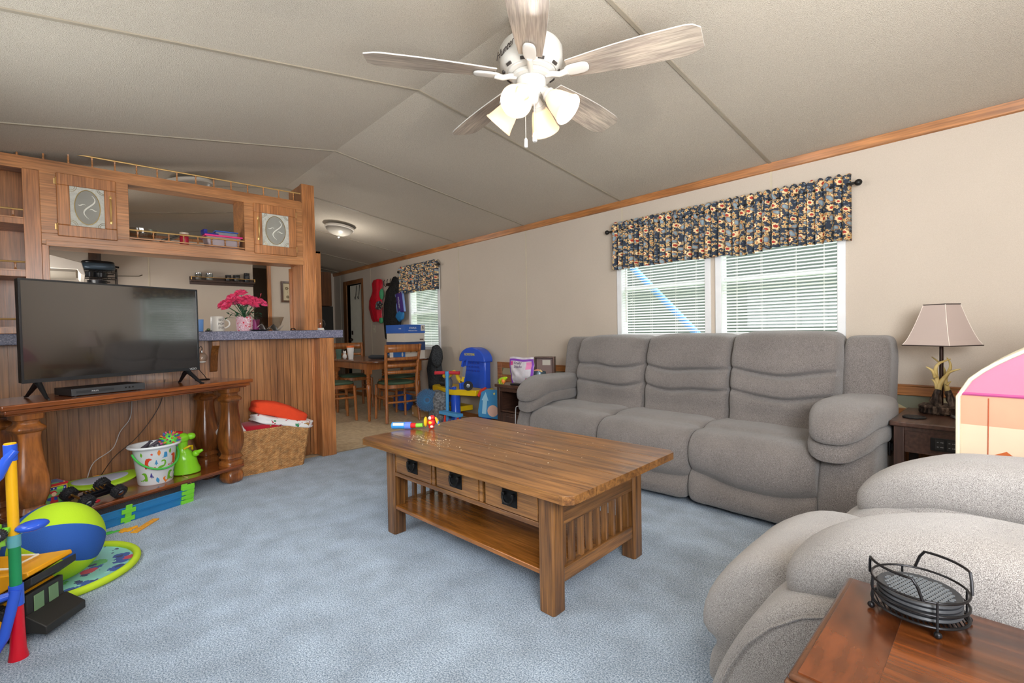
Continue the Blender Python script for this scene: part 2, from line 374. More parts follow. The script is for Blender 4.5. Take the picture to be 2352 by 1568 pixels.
# crown trim along the long wall and the top of the end wall
b = MB().prism([(WY-.001, WZ-.055), (WY-.016, WZ-.05), (WY-.024, WZ+.002), (WY-.001, WZ+.0)], FX, EX, 'X'); struct(b.build('trim_20', M_oak_x))
b = MB().box(WY-.001, 0, 0, WY, .01, .01)
# wainscot of the living room: cap, border strip, lower cap and beadboard panel
b = MB().box(-4.05, WY-.022, .652, EX, WY, .705); b.box(-4.12, WY-.026, .705, EX, WY, .716); b.box(-4.05, WY-.022, .50, EX, WY, .575)
b.box(-4.12, WY-.022, 0, -4.05, WY, .705); o = struct(b.build('trim_21', M_oak_x, bevel=.003))
def mk_border():
    m, N, L, B = newmat('wallpaper_border'); tc = N.new('ShaderNodeTexCoord')
    v = N.new('ShaderNodeTexVoronoi'); v.inputs['Scale'].default_value = 7; L.new(tc.outputs['Object'], v.inputs['Vector'])
    r = N.new('ShaderNodeValToRGB'); e = r.color_ramp.elements; e[0].color = srgb(0x4d5a4c); e[1].color = srgb(0xd8c79a); e[1].position = .75
    x = e.new(.4); x.color = srgb(0x8a8b78); L.new(v.outputs['Color'], r.inputs[0]); L.new(r.outputs[0], B.inputs['Base Color']); B.inputs['Roughness'].default_value = .6; return m
b = MB().box(-4.05, WY-.008, .575, EX, WY, .652); struct(b.build('trim_22', mk_border(), smooth=False))
b = MB()
x = -4.05
while x < EX: b.box(x, WY-.012, .06, min(x+.05, EX), WY, .50); x += .055
b.box(-4.05, WY-.006, .0, EX, WY-.001, .50); struct(b.build('trim_23', M_bead, smooth=False))
b = MB().box(-4.05, WY-.016, 0, EX, WY, .07); struct(b.build('baseboard_back', M_oak_x, bevel=.003))
b = MB().box(FX, WY-.012, 0, -4.12, WY, .06); struct(b.build('baseboard_back', M_oak_x, bevel=.003))

# windows: white frame, meeting rail, glass
M_vin = mat('window_vinyl', 0xe8e9ea, .45)
def window(n, x0, x1, z0, z1, y, s=1):
    w = MB(); t = .045; yi, yo = (y-.012*s, y+.09*s)
    a, c = min(yi, yo), max(yi, yo)
    w.box(x0, a, z0, x0+t, c, z1); w.box(x1-t, a, z0, x1, c, z1); w.box(x0+t, a, z0, x1-t, c, z0+t); w.box(x0+t, a, z1-t, x1-t, c, z1)
    zm = (z0+z1)/2-.03; ya = y+.05*s; a2, c2 = min(ya, ya+.03*s), max(ya, ya+.03*s)
    w.box(x0+t, a2, zm-.018, x1-t, c2, zm+.018)
    o = struct(w.build('window_%d' % n, M_vin, bevel=.003)); 
    g = MB().box(x0+t, y+.062*s-.002, z0+t, x1-t, y+.062*s+.002, zm-.018); g.build('lower_pane', M_glass, o, smooth=False)
    g = MB().box(x0+t, y+.062*s-.002, zm+.018, x1-t, y+.062*s+.002, z1-t); g.build('upper_pane', M_glass, o, smooth=False)
    return o
for i, h in enumerate(WIN): window(i+1, *h, WY)
for i, h in enumerate(NWIN): window(i+4, *h, NY, -1)
# outside: lawn and a blue strap slung past the left window
M_grass = speckle('lawn_grass', [0x4d6a3c, 0x6d8a55, 0x8aa070], sc=30, big=1, bigv=.2)
b = MB().box(-40, 3.9, -1.0, 30, 40, -.8); tag(b.build('lawn', M_grass, smooth=False), 'green lawn outside beyond the windows', 'lawn', kind='stuff')
b = MB().tube([(-3.05, 4.25, 1.99), (-.30, 4.25, -.78)], .035, 12); tag(b.build('leaning_pole', mat('blue_paint', 0x3a7fc4, .5)), 'light blue pole slanting down outside the left window behind the sofa', 'pole')

# blinds and curtains
M_slat = shade_mat('blind_slat', 0xf8f8f7, 0, .3)
def blind(x0, x1, z0, z1, y, label, wand=True, n=None):
    t = thing('window_blind', label, 'blind', ((x0+x1)/2, y, z1)); w = (x1-x0)/2; h = z1-z0
    b = MB(); k = int(h/.023)
    for i in range(k):
        z = -.03-i*.023
        q = b.mark(); b.box(-w, -.0115, -.0004, w, .0115, .0004); b.xf(Matrix.Translation((0, 0, z)) @ Matrix.Rotation(R(30), 4, 'X'), q)
    b.build('slats', M_slat, t, smooth=False)
    MB().box(-w, -.014, -.028, w, .014, 0).build('head_rail', M_white, t, bevel=.002)
    MB().box(-w, -.012, -h, w, .012, -h+.012).build('bottom_rail', M_white, t, bevel=.002)
    b = MB()
    for f in (-.72, -.25, .35, .8):
        b.cyl((w*f, -.012, 0), (w*f, -.012, -h), .0012, n=5); b.cyl((w*f, .012, 0), (w*f, .012, -h), .0012, n=5)
    b.build('ladder_cord', M_white, t)
    if wand: MB().cyl((-w*.88, -.022, -.02), (-w*.88, -.022, -.75), .004, n=6).build('tilt_wand', M_white, t)
    return t
blind(WIN[0][0]+.05, WIN[0][1]-.05, .99, 1.88, WY+.012, 'white slatted blind of the left window behind the sofa, with a tilt wand')
blind(WIN[1][0]+.05, WIN[1][1]-.05, .99, 1.88, WY+.012, 'white slatted blind of the right window behind the sofa, nearer the lamp', False)
blind(WIN[2][0]+.05, WIN[2][1]-.05, .88, 1.88, WY+.012, 'white slatted blind of the small window in the dining area', False)
def valance(x0, x1, z0, z1, y, mat_, seed, label, nf, rod=True, bow=.0):
    t = thing('valance', label, 'curtain', ((x0+x1)/2, y, z0)); w = (x1-x0)/2; H = z1-z0
    def f(u, v):
        x = -w+2*w*u; ph = u*nf*2*PI+.9*math.sin(u*17+seed)+1.3*noise.noise(Vector((u*9, seed, 0)))
        amp = .010+.016*(1-v); 
        if v > .86: amp = .016
        yy = -.045+amp*math.sin(ph)+.006*math.sin(ph*2.3+seed)
        zz = v*H+.02*noise.noise(Vector((u*7, seed+3, v)))*(1-v)
        if v > .86: yy -= .012*math.sin((v-.86)/.14*PI); zz += .012*math.sin(ph*1.0+1)*(v-.86)/.14
        if .82 < v < .88: yy += .008
        e = min(u, 1-u)*2*w
        if e < .02: yy += (1-e/.02)*.05
        return (x, yy, zz)
    b = MB().grid(f, int(nf*9), 26); b.build('gathered_cloth', mat_, t, solid=.002)
    if rod:
        r = MB().cyl((-w-.03, -.03, H*.85), (w+.03, -.03, H*.85), .008); 
        for s in (-1, 1): r.ell((s*(w+.045), -.03, H*.85), (.02, .02, .02), 12, 8); r.cyl((s*(w-.01), -.03, H*.85), (s*(w-.01), .035, H*.85), .005)
        r.build('curtain_rod', mat('dark_rod', 0x2c2a28, .4, .5), t)
    return t
M_flor = floral('floral_navy', 0x3c4452, 7.8)
valance(-2.49, -.735, 1.59, 1.99, 3.535, M_flor, 3, 'long navy floral valance across the two windows behind the sofa', 34)
valance(-6.22, -5.26, 1.64, 2.02, 3.535, M_flor, 8, 'short navy floral valance over the small dining area window', 19)

# the outside door at the far end of the long wall
def far_door():
    x0, x1, z0, z1 = DOOR
    f = MB(); f.box(x0-.13, WY-.02, 0, x0, WY+.10, z1+.07); f.box(x1, WY-.02, 0, x1+.05, WY+.10, z1+.07); f.box(x0, WY-.02, z1, x1, WY+.10, z1+.07)
    o = struct(f.build('door_1', wood('door_casing', 0x8a5a30, 0x6a4020, 'Z'), bevel=.003))
    MB().box(x0+.01, WY+.05, 0, x1-.01, WY+.09, z1-.01).build('door_leaf', mat('door_white', 0xd5d3c4, .5), o, bevel=.002)
    MB().ell((x0+.07, WY+.02, .96), (.03, .03, .03)).cyl((x0+.07, WY+.02, .96), (x0+.07, WY+.05, .96), .012).box(x0+.045, WY+.042, 1.05, x0+.095, WY+.05, 1.12).build('door_knob', mat('dark_bronze', 0x3a2f28, .35, .8), o)
    return o
far_door()
hk = thing('door_hook', 'metal over-door hook hanging on the white door at the far end', 'hook', (-7.9, WY+.03, 1.66))
MB().tube([(0, 0, .25), (0, -.012, .1), (0, -.03, 0), (0, -.045, .05)], .005, 6).build('hook_bar', M_iron, hk)
MB().tube([(.12, 0, .25), (.12, -.012, .1), (.12, -.03, 0), (.12, -.045, .05)], .005, 6).build('hook_bar', M_iron, hk)

# kitchen partition: a wall that stops short of the ceiling, capped in oak, with a dark hallway doorway in it
PX = -6.5; PT = 2.16
b = MB(); b.box(PX-.1, NY, 0, PX, 1.62, PT); b.box(PX-.1, 1.82, 0, PX, 2.39, PT); b.box(PX-.1, 1.62, 2.0, PX, 1.82, PT)
struct(b.build('wall_kitchen', M_wall, smooth=False))
b = MB(); b.box(PX-.115, 2.39, 0, PX+.015, 2.455, PT+.03); b.box(PX-.115, NY, PT, PX+.015, 2.455, PT+.03)
b.box(PX-.01, 1.78, 0, PX+.012, 1.825, 2.0); struct(b.build('trim_24', M_oak_z, bevel=.003))
b = MB().box(PX-.012, .585, .0, PX+.004, .597, PT); struct(b.build('trim_25', MC['wall_batten'], smooth=False))
b = MB().box(PX-.012, .10, .0, PX+.006, .17, PT); b.box(PX-.012, .165, 0, PX+.012, .20, PT); struct(b.build('trim_26', wood('dark_casing', 0x5a3a22, 0x3c2616, 'Z'), smooth=False))
# dark hall beyond the doorway
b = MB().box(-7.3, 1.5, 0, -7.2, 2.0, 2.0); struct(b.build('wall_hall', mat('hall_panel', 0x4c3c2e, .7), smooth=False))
t = thing('wall_oven_cabinet', 'tall dark wood cabinet in the far corner past the white door', 'cabinet', (FX, 3.2, 0))
MB().box(.0, -.9, 1.56, .55, .10, 2.15).build('upper_cabinet', wood('cab_brown', 0x7a4c28, 0x5c3618, 'Z'), t, bevel=.004)
MB().box(.0, -.9, 0, .6, .10, 1.55).build('refrigerator', mat('black_fridge', 0x2b2a28, .35), t, bevel=.01)

# ================================================================== peninsula
CX = -4.15     # plane of the cabinet fronts
t = thing('bar_peninsula', 'oak bar with vertical grooved panelling, corner post and a scrolled bracket', 'bar', (-4.30, 0, 0))
b = MB(); y = NY+.01
while y < 1.53: b.box(-.012, y, .02, 0, min(y+.047, 1.545), 1.035); y += .052
b.box(-.3, NY+.01, 0, -.011, 1.58, 1.035); b.build('beadboard_panel', M_bead, t, smooth=False)
b = MB().box(-.02, 1.545, 0, .15, 1.665, 1.035); 
for q in (1.562, 1.575, 1.588): b.box(.15, q, .01, .154, q+.006, 1.03)
b.box(.15, 1.60, .0, .156, 1.665, 1.035); b.box(-.3, 1.57, 0, -.02, 1.665, 1.035); b.box(-.012, 1.52, 0, .02, 1.545, 1.03); b.build('corner_post', M_oak_z, t, bevel=.003)
b = MB().prism([(0, 1.03), (.14, 1.03), (.14, .995), (.10, .97), (.07, .92), (.05, .86), (.03, .80), (0, .79)], .745, .795, 'Y')
b.build('bracket', wood('bracket_oak', 0x94602f, 0x7a4a24, 'Z'), t, bevel=.003)
MB().box(-.32, NY+.005, -.0, -.305, 1.56, 1.03).build('kitchen_side', M_oak_z, t)
M_lam = speckle('laminate_counter', [0x565768, 0x73748a, 0x8d8b9e, 0xc0bcc8], sc=170, big=3, bigv=.06, rough=.35, bump=0, pos=[.34, .5, .62, .74], det=3)
b = MB().box(-4.78, NY+.006, 1.036, CX, 1.755, 1.105); tag(b.build('bar_countertop', M_lam, bevel=.005), 'speckled grey-blue laminate bar top with a squared end', 'countertop')

# upper cabinet over the bar (open pass-through, two glazed doors) joined to the open shelves at left
hut = thing('overhead_cabinet', 'oak cabinet over the bar with two etched glass doors and open shelves at left', 'cabinet', (CX, 0, 0))
D = -.34; b = MB()
Y0, Y1 = NY+.01, 1.425
b.box(-.02, Y0, 2.115, 0, Y1, 2.185)                       # top rail
b.box(-.02, -.15, 1.665, 0, Y1, 1.735)                     # bottom rail
b.box(-.004, -.13, 1.655, .008, Y1, 1.69)
b.box(-.02, -.15, 1.735, 0, -.06, 2.115); b.box(-.02, .205, 1.735, 0, .28, 2.115)
b.box(-.02, .985, 1.735, 0, 1.06, 2.115); b.box(-.02, 1.35, 1.735, 0, Y1, 2.115)
b.box(D, Y0, 2.165, -.02, Y1, 2.185); b.box(D, -.15, 1.675, -.02, Y1, 1.695)
b.box(D, -.15, 1.695, -.02, -.13, 2.165); b.box(D, .262, 1.695, -.02, .28, 2.165); b.box(D, .985, 1.695, -.02, 1.003, 2.165); b.box(D, Y1-.02, 1.695, -.02, Y1, 2.165)
b.box(D, -.13, 1.695, D+.012, .262, 2.165); b.box(D, 1.003, 1.695, D+.012, Y1-.02, 2.165)
b.box(D, .28, 1.725, -.02, .985, 1.745)
b.build('cabinet_case', [M_oak_y], hut, bevel=.0015)
b = MB(); b.box(-.045, 1.425, 1.106, .0, 1.53, 2.345); b.box(D, 1.43, 1.106, -.045, 1.45, 2.345)
for q in (1.452, 1.503): b.box(0, q, 1.11, .005, q+.012, 2.335)
b.box(D, 1.41, 1.106, D+.03, 1.43, 1.66); b.build('end_post', M_oak_z, hut, bevel=.002)
# left shelf stack
b = MB(); b.box(-.02, -.225, 1.106, 0, -.15, 2.12); b.box(-.02, -.15, 1.106, .006, -.118, 1.66); b.box(D, -.17, 1.106, -.02, -.15, 2.165)
b.box(D, Y0, 1.106, D+.012, -.15, 2.165); b.box(D, Y0, 1.106, -.0, Y0+.02, 2.165)
for z in (1.775, 1.455, 1.106): b.box(D, Y0, z, -.004, -.2, z+.035)
b.build('shelf_unit', M_oak_z, hut, bevel=.0015)
def spin(b, y, z, h, x=-.02, s=1):
    b.lathe([(.0035, 0), (.007, h*.12), (.0035, h*.25), (.006, h*.5), (.0035, h*.75), (.007, h*.9), (.004, h)], (x, y, z), 8)
def gallery(name, y0, y1, z, h, n, x=-.012):
    g = MB(); g.box(x-.008, y0, z, x+.008, y1, z+.008); 
    for i in range(n): spin(g, y0+(y1-y0)*(i+.5)/n, z+.008, h-.012, x)
    o = g.build(name, M_oak_y, hut)
    MB().cyl((x, y0, z+h), (x, y1, z+h), .0055, n=8).build('brass_rail', M_brass, o)
gallery('top_gallery', Y0, 1.42, 2.185, .075, 17, -.012)
gallery('middle_gallery', .28, .985, 1.75, .06, 8, -.016)
for z in (1.81, 1.49, 1.14): gallery('shelf_gallery', Y0+.02, -.22, z, .055, 3, -.012)
M_etch = mat('frosted_glass', 0xdedcd0, .45, trans=.25, var=.15, vs=60, bump=.6, bs=120)
M_clear = mat('smoky_glass', 0xa9a69c, .12, trans=.2, var=.12)
def cab_door(y0, y1, hinge_left):
    z0, z1 = 1.722, 2.118; w = .072 if y1-y0 < .3 else .07
    d = MB(); x = .018
    for a in ((y0, z0, y1, z0+w), (y0, z1-w, y1, z1), (y0, z0+w, y0+w*.85, z1-w), (y1-w*.85, z0+w, y1, z1-w)): d.box(0.001, a[0], a[1], x, a[2], a[3])
    o = d.build('door', M_oak_z, hut, bevel=.004)
    iy0, iy1, iz0, iz1 = y0+w*.85, y1-w*.85, z0+w, z1-w; cy, cz = (iy0+iy1)/2, (iz0+iz1)/2; ry, rz = (iy1-iy0)*.37, (iz1-iz0)*.44
    g = MB().box(.006, iy0, iz0, .010, iy1, iz1); g.build('glass_panel', M_etch, o, smooth=False)
    ring = [(.0115, cy+ry*math.cos(a*PI/20), cz+rz*math.sin(a*PI/20)) for a in range(40)]
    e = MB().prism([(p[1], p[2]) for p in ring], .010, .0112, 'X'); e.build('etched_oval', M_clear, o, smooth=False)
    q = MB().tube(ring, .0022, 6, close=True)
    for sy in (-1, 1):
        for sz in (-1, 1):
            for rr in (.035, .026): q.tube([(.0105, cy+sy*((iy1-iy0)/2-rr*math.cos(a*PI/12)), cz+sz*((iz1-iz0)/2-rr*math.sin(a*PI/12))) for a in range(7)], .0012, 5)
    q.build('caming', mat('antique_brass', 0x9a8350, .35, .9), o)
    s = MB()
    pts = [(.0125, cy+ry*.15+ry*.45*math.sin(t*2*PI*.9+.5)*(1 if t < .5 else 1), cz+rz*.72-rz*1.4*t) for t in [i/16 for i in range(17)]]
    s.tube(pts, [.001+.004*math.sin(PI*i/16) for i in range(17)], 6)
    for sy, zz in ((-1, .12), (1, -.12)):
        s.tube([(.0125, cy+sy*ry*(.15+.12*i), cz+rz*(zz+.05*math.sin(i*1.2))) for i in range(6)], [.001, .002, .003, .004, .003, .001], 6)
    s.build('scroll_motif', mat('etch_white', 0xe9e6da, .5), o)
    hy = y1-.03 if hinge_left else y0+.03
    h = MB().tube([(.018, hy, cz-.075), (.036, hy, cz-.06), (.042, hy, cz), (.036, hy, cz+.06), (.018, hy, cz+.075)], [.005, .0045, .0065, .0045, .005], 8)
    for z in (cz-.08, cz+.08): h.ell((.02, hy, z), (.004, .009, .016), 10, 6)
    h.build('handle', M_brass, o)
    yy = y0 if hinge_left else y1
    for z in (z0+.035, z1-.075):
        k_ = MB().cyl((.012, yy, z), (.012, yy, z+.045), .005, n=8); k_.box(.0, yy-.012, z+.005, .004, yy+.004, z+.04); k_.build('hinge', M_brass, o)
cab_door(-.075, .215, True); cab_door(1.05, 1.37, False)
# ================================================================== upholstery
M_sofa = speckle('chenille_grey', [0x46403e, 0x67605d, 0x827b77, 0xa6a09c], sc=900, big=4, bigv=.12, rough=.95, bump=.55, bd=.003, sheen=.35, stretch=(1, 1, .7), pos=[.36, .46, .55, .66])
M_sofa2 = speckle('chenille_lit', [0x6a6664, 0x8c8784, 0xa19c99, 0xbcb8b5], sc=1100, big=4, bigv=.10, rough=.95, bump=.45, bd=.002, sheen=.3, stretch=(1, 1, .5), pos=[.36, .45, .53, .64])  # sofa fabric again, colour lightened for the stronger light near the camera
def supn(u, p): return max(0.0, 1-abs(u)**p)**(1/p)
def loft(b, prof, x0, x1, nu=26, p=7, bx=None, ctr=None):
    """closed profile (y,z) swept along x with softly rounded ends"""
    rr = []
    for i in range(nu+1):
        u = -math.cos(PI*i/nu); u = max(-.9999, min(.9999, u))
        P = prof(u); n = len(P)
        cy = sum(q[0] for q in P)/n if ctr is None else ctr[0]; cz = sum(q[1] for q in P)/n if ctr is None else ctr[1]
        s = max(.02, supn(u, p)); s = .55+.45*s if s > .5 else s*1.55*.5/.5 if False else (.0+s if s < .3 else .3+(s-.3))
        x = (x0+x1)/2+(x1-x0)/2*u
        rr.append([(x, cy+(q[0]-cy)*s, cz+(q[1]-cz)*s) for q in P])
    return b.rings(rr)
def crv(P, n=3):
    """closed Catmull-Rom through the points"""
    o = []
    m = len(P)
    for i in range(m):
        p0, p1, p2, p3 = P[i-1], P[i], P[(i+1) % m], P[(i+2) % m]
        for k in range(n):
            t = k/n
            o.append(tuple(.5*((2*p1[j])+(-p0[j]+p2[j])*t+(2*p0[j]-5*p1[j]+4*p2[j]-p3[j])*t*t+(-p0[j]+3*p1[j]-3*p2[j]+p3[j])*t**3) for j in range(2)))
    return o
def wrinkle(b, k, amp, sc, seed=0):
    for i in range(k, len(b.v)):
        p = b.v[i]; n = noise.noise_vector(Vector((p.x*sc+seed, p.y*sc, p.z*sc))); b.v[i] = p+n*amp
    return b

def seat_unit(par, x0, x1, seed, M, z_cr=.20, name='seat', fy=2.64):
    def prof(u):
        zc = z_cr-.035*(1-u*u)+.01*math.sin(seed+u*3); d = fy-2.64
        return crv([(3.30, .26), (3.32, .44), (3.06, .475), (2.93, .475), (2.865+d*.5, .452), (2.82+d, .455), (2.74+d, .45), (2.675+d, .41), (2.645+d, .34), (2.65+d, zc+.055),
                    (2.685+d, zc+.006), (2.690+d, zc-.006), (2.655+d, zc-.045), (2.645+d, .085), (2.665+d, .035), (2.75+d, .03), (3.0, .03)], 3)
    b = MB(); loft(b, prof, x0, x1, 30, 9, ctr=(2.95, .25)); wrinkle(b, 0, .007, 5, seed)
    return b.build(name, M, par)
def back_unit(par, x0, x1, seed, M, z1=1.03, y0=3.10, lean=.11):
    b = MB()
    def f(u, v):
        U = u*2-1; V = v*2-1; z = .40+(z1-.40)*v
        e = max(0, 1-abs(U)**10)**.28*max(0, 1-abs(V)**9)**.32
        x = (x0+x1)/2+(x1-x0)/2*(U*(1-.025*abs(V)**4))
        zz = z+(.5*(U*U)-.5)*0
        d = .13
        for zc, w, a in ((.795, .014, .040), (.655, .014, .040)):
            zl = zc-.030*(1-U*U)+.008*math.sin(seed*3+U*4); d -= a*math.exp(-((zz-zl)/w)**2)*(.55+.45*(1-abs(U)**3))
            d += .018*math.exp(-((zz-zl-.065)/.05)**2)
        d -= .02*math.exp(-((z-.52)/.05)**2)
        y = y0+lean*v+.02-d*e-.0
        if v > .9: zz -= .03*(abs(U)**4)*(v-.9)/.1
        return (x, y+.08, zz)
    b.grid(f, 44, 110); wrinkle(b, 0, .006, 6, seed)
    b2 = MB(); k = b2.mark(); b2.ell(((x0+x1)/2, y0+lean+.11, (.42+z1)/2), ((x1-x0)/2-.004, .115, (z1-.42)/2-.004), 28, 18, .28)
    b2.warp(lambda x, y, z: (x, y+(z-.72)*.16, z))
    i0 = len(b.v); b.v += b2.v; b.f += [tuple(i0+i for i in f_) for f_ in b2.f]; b.mi += b2.mi
    return b.build('back_cushion', M, par)

sofa = thing('reclining_sofa', 'three-seat grey plush reclining sofa under the windows', 'sofa')
for i, (x0, x1, a0, a1, s) in enumerate(((-2.72, -2.045, -2.62, -1.955, 1.), (-2.045, -1.375, -1.955, -1.325, 2.2), (-1.375, -.70, -1.325, -.715, 3.7))):
    seat_unit(sofa, x0, x1, s, M_sofa, [.185, .185, .205][i])
    back_unit(sofa, a0, a1, s, M_sofa, [1.02, 1.03, 1.04][i])
def arm(par, cx, s, M, fy=2.64):
    b = MB()
    def prof(u): return crv([(3.48, .03), (3.50, .45), (3.3, .54), (2.92, .52), (2.78, .47), (2.71, .36), (2.67, .20), (2.69, .05), (2.72, .03)], 3)
    loft(b, prof, cx-.13, cx+.108, 16, 5, ctr=(3.05, .28)); wrinkle(b, 0, .004, 5, cx); b.build('arm_base', M, par)
    b = MB(); b.ell((cx-s*.014, 3.0, .615), (.155, .385, .075), 34, 22, .6, .75)
    b.warp(lambda x, y, z: (x+(-s)*.03*max(0, 2.95-y)/.3, y, z-max(0, 2.90-y)**2*1.1-(.02 if y < 2.95 else 0)*0))
    k = b.mark(); b.ell((cx-s*.016, 2.96, .525), (.152, .335, .062), 34, 18, .6, .75); b.warp(lambda x, y, z: (x+(-s)*.03*max(0, 2.95-y)/.3, y, z-max(0, 2.90-y)**2*1.2), k)
    wrinkle(b, 0, .008, 7, cx); b.build('arm_pad', M, par)
arm(sofa, -2.79, -1, M_sofa); arm(sofa, -.585, 1, M_sofa)
for x0, x1, nm in ((-2.84, -2.61, 1), (-.725, -.495, 2)):
    b = MB(); b.ell(((x0+x1)/2, 3.36, .66), ((x1-x0)/2, .13, .345), 26, 22, .28); b.warp(lambda x, y, z: (x-(.0), y+(z-.66)*.14, z)); wrinkle(b, 0, .004, 5, nm); b.build('wing_panel', M_sofa, sofa)
MB().box(-2.66, 2.80, .01, -.72, 3.46, .30).build('base_frame', mat('dark_base', 0x1c1a19, .9), sofa)
MB().box(-.470, 3.02, .40, -.462, 3.075, .47).box(-.463, 3.03, .425, -.452, 3.05, .465).build('recline_latch', M_black, sofa, bevel=.002)

# recliner in front of the end table: faces the bar (local frame of the sofa turned by 90 degrees)
rc = thing('recliner_chair', 'grey plush recliner armchair seen from its side at the right foreground', 'armchair')
def side(b, M, name):
    # built facing -y at x; turn so that -y -> -x
    b.warp(lambda x, y, z: (y, -x, z)); return b.build(name, M, rc)
b = MB()
def prof(u): 
    zc = .20-.03*(1-u*u)
    return crv([(.20, .22), (.22, .44), (-.10, .46), (-.28, .475), (-.38, .49), (-.47, .475), (-.56, .41), (-.625, .31), (-.64, .22), (-.60, zc-.01), (-.62, .12), (-.60, .05), (-.4, .04), (-.0, .04)], 3)
loft(b, prof, -1.76, -1.28, 26, 8, ctr=(-.2, .26)); wrinkle(b, 0, .007, 5, 9); side(b, M_sofa2, 'seat')
for cx, s in ((-1.205, 1), (-1.865, -1)):
    b = MB()
    def prof(u): return crv([(.60, .03), (.62, .40), (.3, .52), (-.1, .54), (-.28, .52), (-.40, .44), (-.49, .28), (-.535, .12), (-.52, .03), (-.2, .02)], 4)
    loft(b, prof, cx-.125, cx+.125, 18, 7, ctr=(0, .27)); wrinkle(b, 0, .004, 4, cx)
    side(b, M_sofa2, 'arm_base')
    b = MB(); b.ell((cx, .10, .615), (.132, .47, .082), 40, 26, .6, .7)
    b.warp(lambda x, y, z: (x, y, z-max(0, -.0-y)**2*.55))
    b.ell((cx, .06, .52), (.130, .40, .068), 38, 20, .6, .75)
    b.warp(lambda x, y, z: (x, y, z-max(0, -.12-y)**2*.6))
    wrinkle(b, 0, .007, 7, cx); side(b, M_sofa2, 'arm_pad')
    if s == 1:
        b = MB().tube([(cx+.123, q[0], q[1]) for q in [(-.16, .515), (-.24, .500), (-.31, .468), (-.37, .42), (-.42, .36), (-.46, .285), (-.492, .20), (-.508, .12), (-.508, .05)]], .003, 6); b.warp(lambda x, y, z: (x, y, z)); side(b, M_sofa2, 'welt_seam')
b = MB(); b.ell((-1.53, .52, .78), (.30, .15, .36), 26, 20, .35); b.warp(lambda x, y, z: (x, y+(z-.5)*.25, z)); wrinkle(b, 0, .01, 5, 3); side(b, M_sofa2, 'back_cushion')

# ================================================================== coffee table
M_ct = wood('coffee_oak', 0xa4713c, 0x6a421f, 'X', rough=.3, coat=.35, along=1.6, cross=34, blot=.28)
M_ctz = wood('coffee_oak_z', 0x936435, 0x4e3018, 'Z', rough=.35, coat=.3, along=1.6, cross=36, blot=.35)
M_cty = wood('coffee_oak_y', 0x936435, 0x54361b, 'Y', rough=.35, coat=.3, along=1.6, cross=36, blot=.35)
M_edge = mat('worn_dark_edge', 0x4e321a, .4, var=.2, vs=20)
ct = thing('coffee_table', 'mission-style oak coffee table with three drawers and slatted ends', 'coffee table', (-1.775, 1.57, 0), R(3.6))
LX, LY, LW = .575, .335, .075
b = MB(); Tx, Ty = .71, .41; npl = 5
for i in range(npl):
    y0 = -Ty+2*Ty*i/npl; y1 = y0+2*Ty/npl; b.box(-Tx+.045, y0+.002, .468, Tx-.045, y1-.002, .50)
b.box(-Tx+.05, -Ty+.01, .470, Tx-.05, Ty-.01, .471)
MB().box(-Tx+.05, -Ty+.01, .472, Tx-.05, Ty-.01, .4945).build('tabletop_core', M_edge, ct)
for s in (-1, 1):
    x = s*(Tx-.0225)
    for i in range(npl):
        y0 = -Ty+2*Ty*i/npl; y1 = y0+2*Ty/npl; c = .03
        p = [(x-.0225, y0+.001), (x+.0225, y0+.001), (x+.0225, y1-.001), (x-.0225, y1-.001)]
        if i == 0: p = [(-s*.0225+x, y0), (x+s*(.0225-c), y0), (x+s*.0225, y0+c), (x+s*.0225, y1-.001), (-s*.0225+x, y1-.001)]
        if i == npl-1: p = [(-s*.0225+x, y1), (x+s*(.0225-c), y1), (x+s*.0225, y1-c), (x+s*.0225, y0+.001), (-s*.0225+x, y0+.001)]
        b.prism(p, .468, .50)
b.build('tabletop', M_ct, ct, bevel=.006, seg=3)
for sx in (-1, 1):
    for sy in (-1, 1):
        l = MB(); x, y = sx*(LX-LW/2), sy*(LY-LW/2)
        c = .008; h = LW/2
        l.prism([(x-h+c, y-h), (x+h-c, y-h), (x+h, y-h+c), (x+h, y+h-c), (x+h-c, y+h), (x-h+c, y+h), (x-h, y+h-c), (x-h, y-h+c)], 0, .468)
        l.build('leg', M_ctz, ct, bevel=.003)
b = MB()
b.box(-LX+LW, -LY+.012, .452, LX-LW, -LY+.03, .468); b.box(-LX+LW, -LY+.008, .315, LX-LW, -LY+.03, .335)
for x in (-.50, -.1795, .1595, .48): b.box(x, -LY+.012, .335, x+.02, -LY+.03, .452)
b.box(-LX+LW, LY-.03, .32, LX-LW, LY-.012, .468); b.box(-LX+LW, -LY+.03, .322, LX-LW, LY-.03, .334)
for x in (-.17, .17): b.box(x-.01, -LY+.03, .334, x+.01, LY-.03, .46)
b.build('drawer_frame', M_ct, ct, bevel=.002)
for s in (-1, 1):
    b = MB(); x0, x1 = sorted((s*(LX-.030), s*(LX-.012))); b.box(x0, -LY+LW, .32, x1, LY-LW, .468); b.build('side_apron', M_cty, ct, bevel=.002)
    b = MB(); b.box(min(s*(LX-.055), s*(LX-.01)), -LY+LW, .10, max(s*(LX-.055), s*(LX-.01)), LY-LW, .155); b.build('end_rail', M_cty, ct, bevel=.003)
    for i in range(9):
        y = -LY+LW+.022+(2*LY-2*LW-.044)*i/8
        MB().box(min(s*(LX-.045), s*(LX-.02)), y-.009, .155, max(s*(LX-.045), s*(LX-.02)), y+.009, .32).build('slat', M_ctz, ct, bevel=.001)
b = MB().box(-LX+.056, -LY+.01, .135, LX-.056, LY-.01, .155); b.build('lower_shelf', wood('coffee_shelf', 0xa96a2c, 0x84501f, 'X', rough=.2, coat=.5, along=1.5, cross=14), ct, bevel=.003)
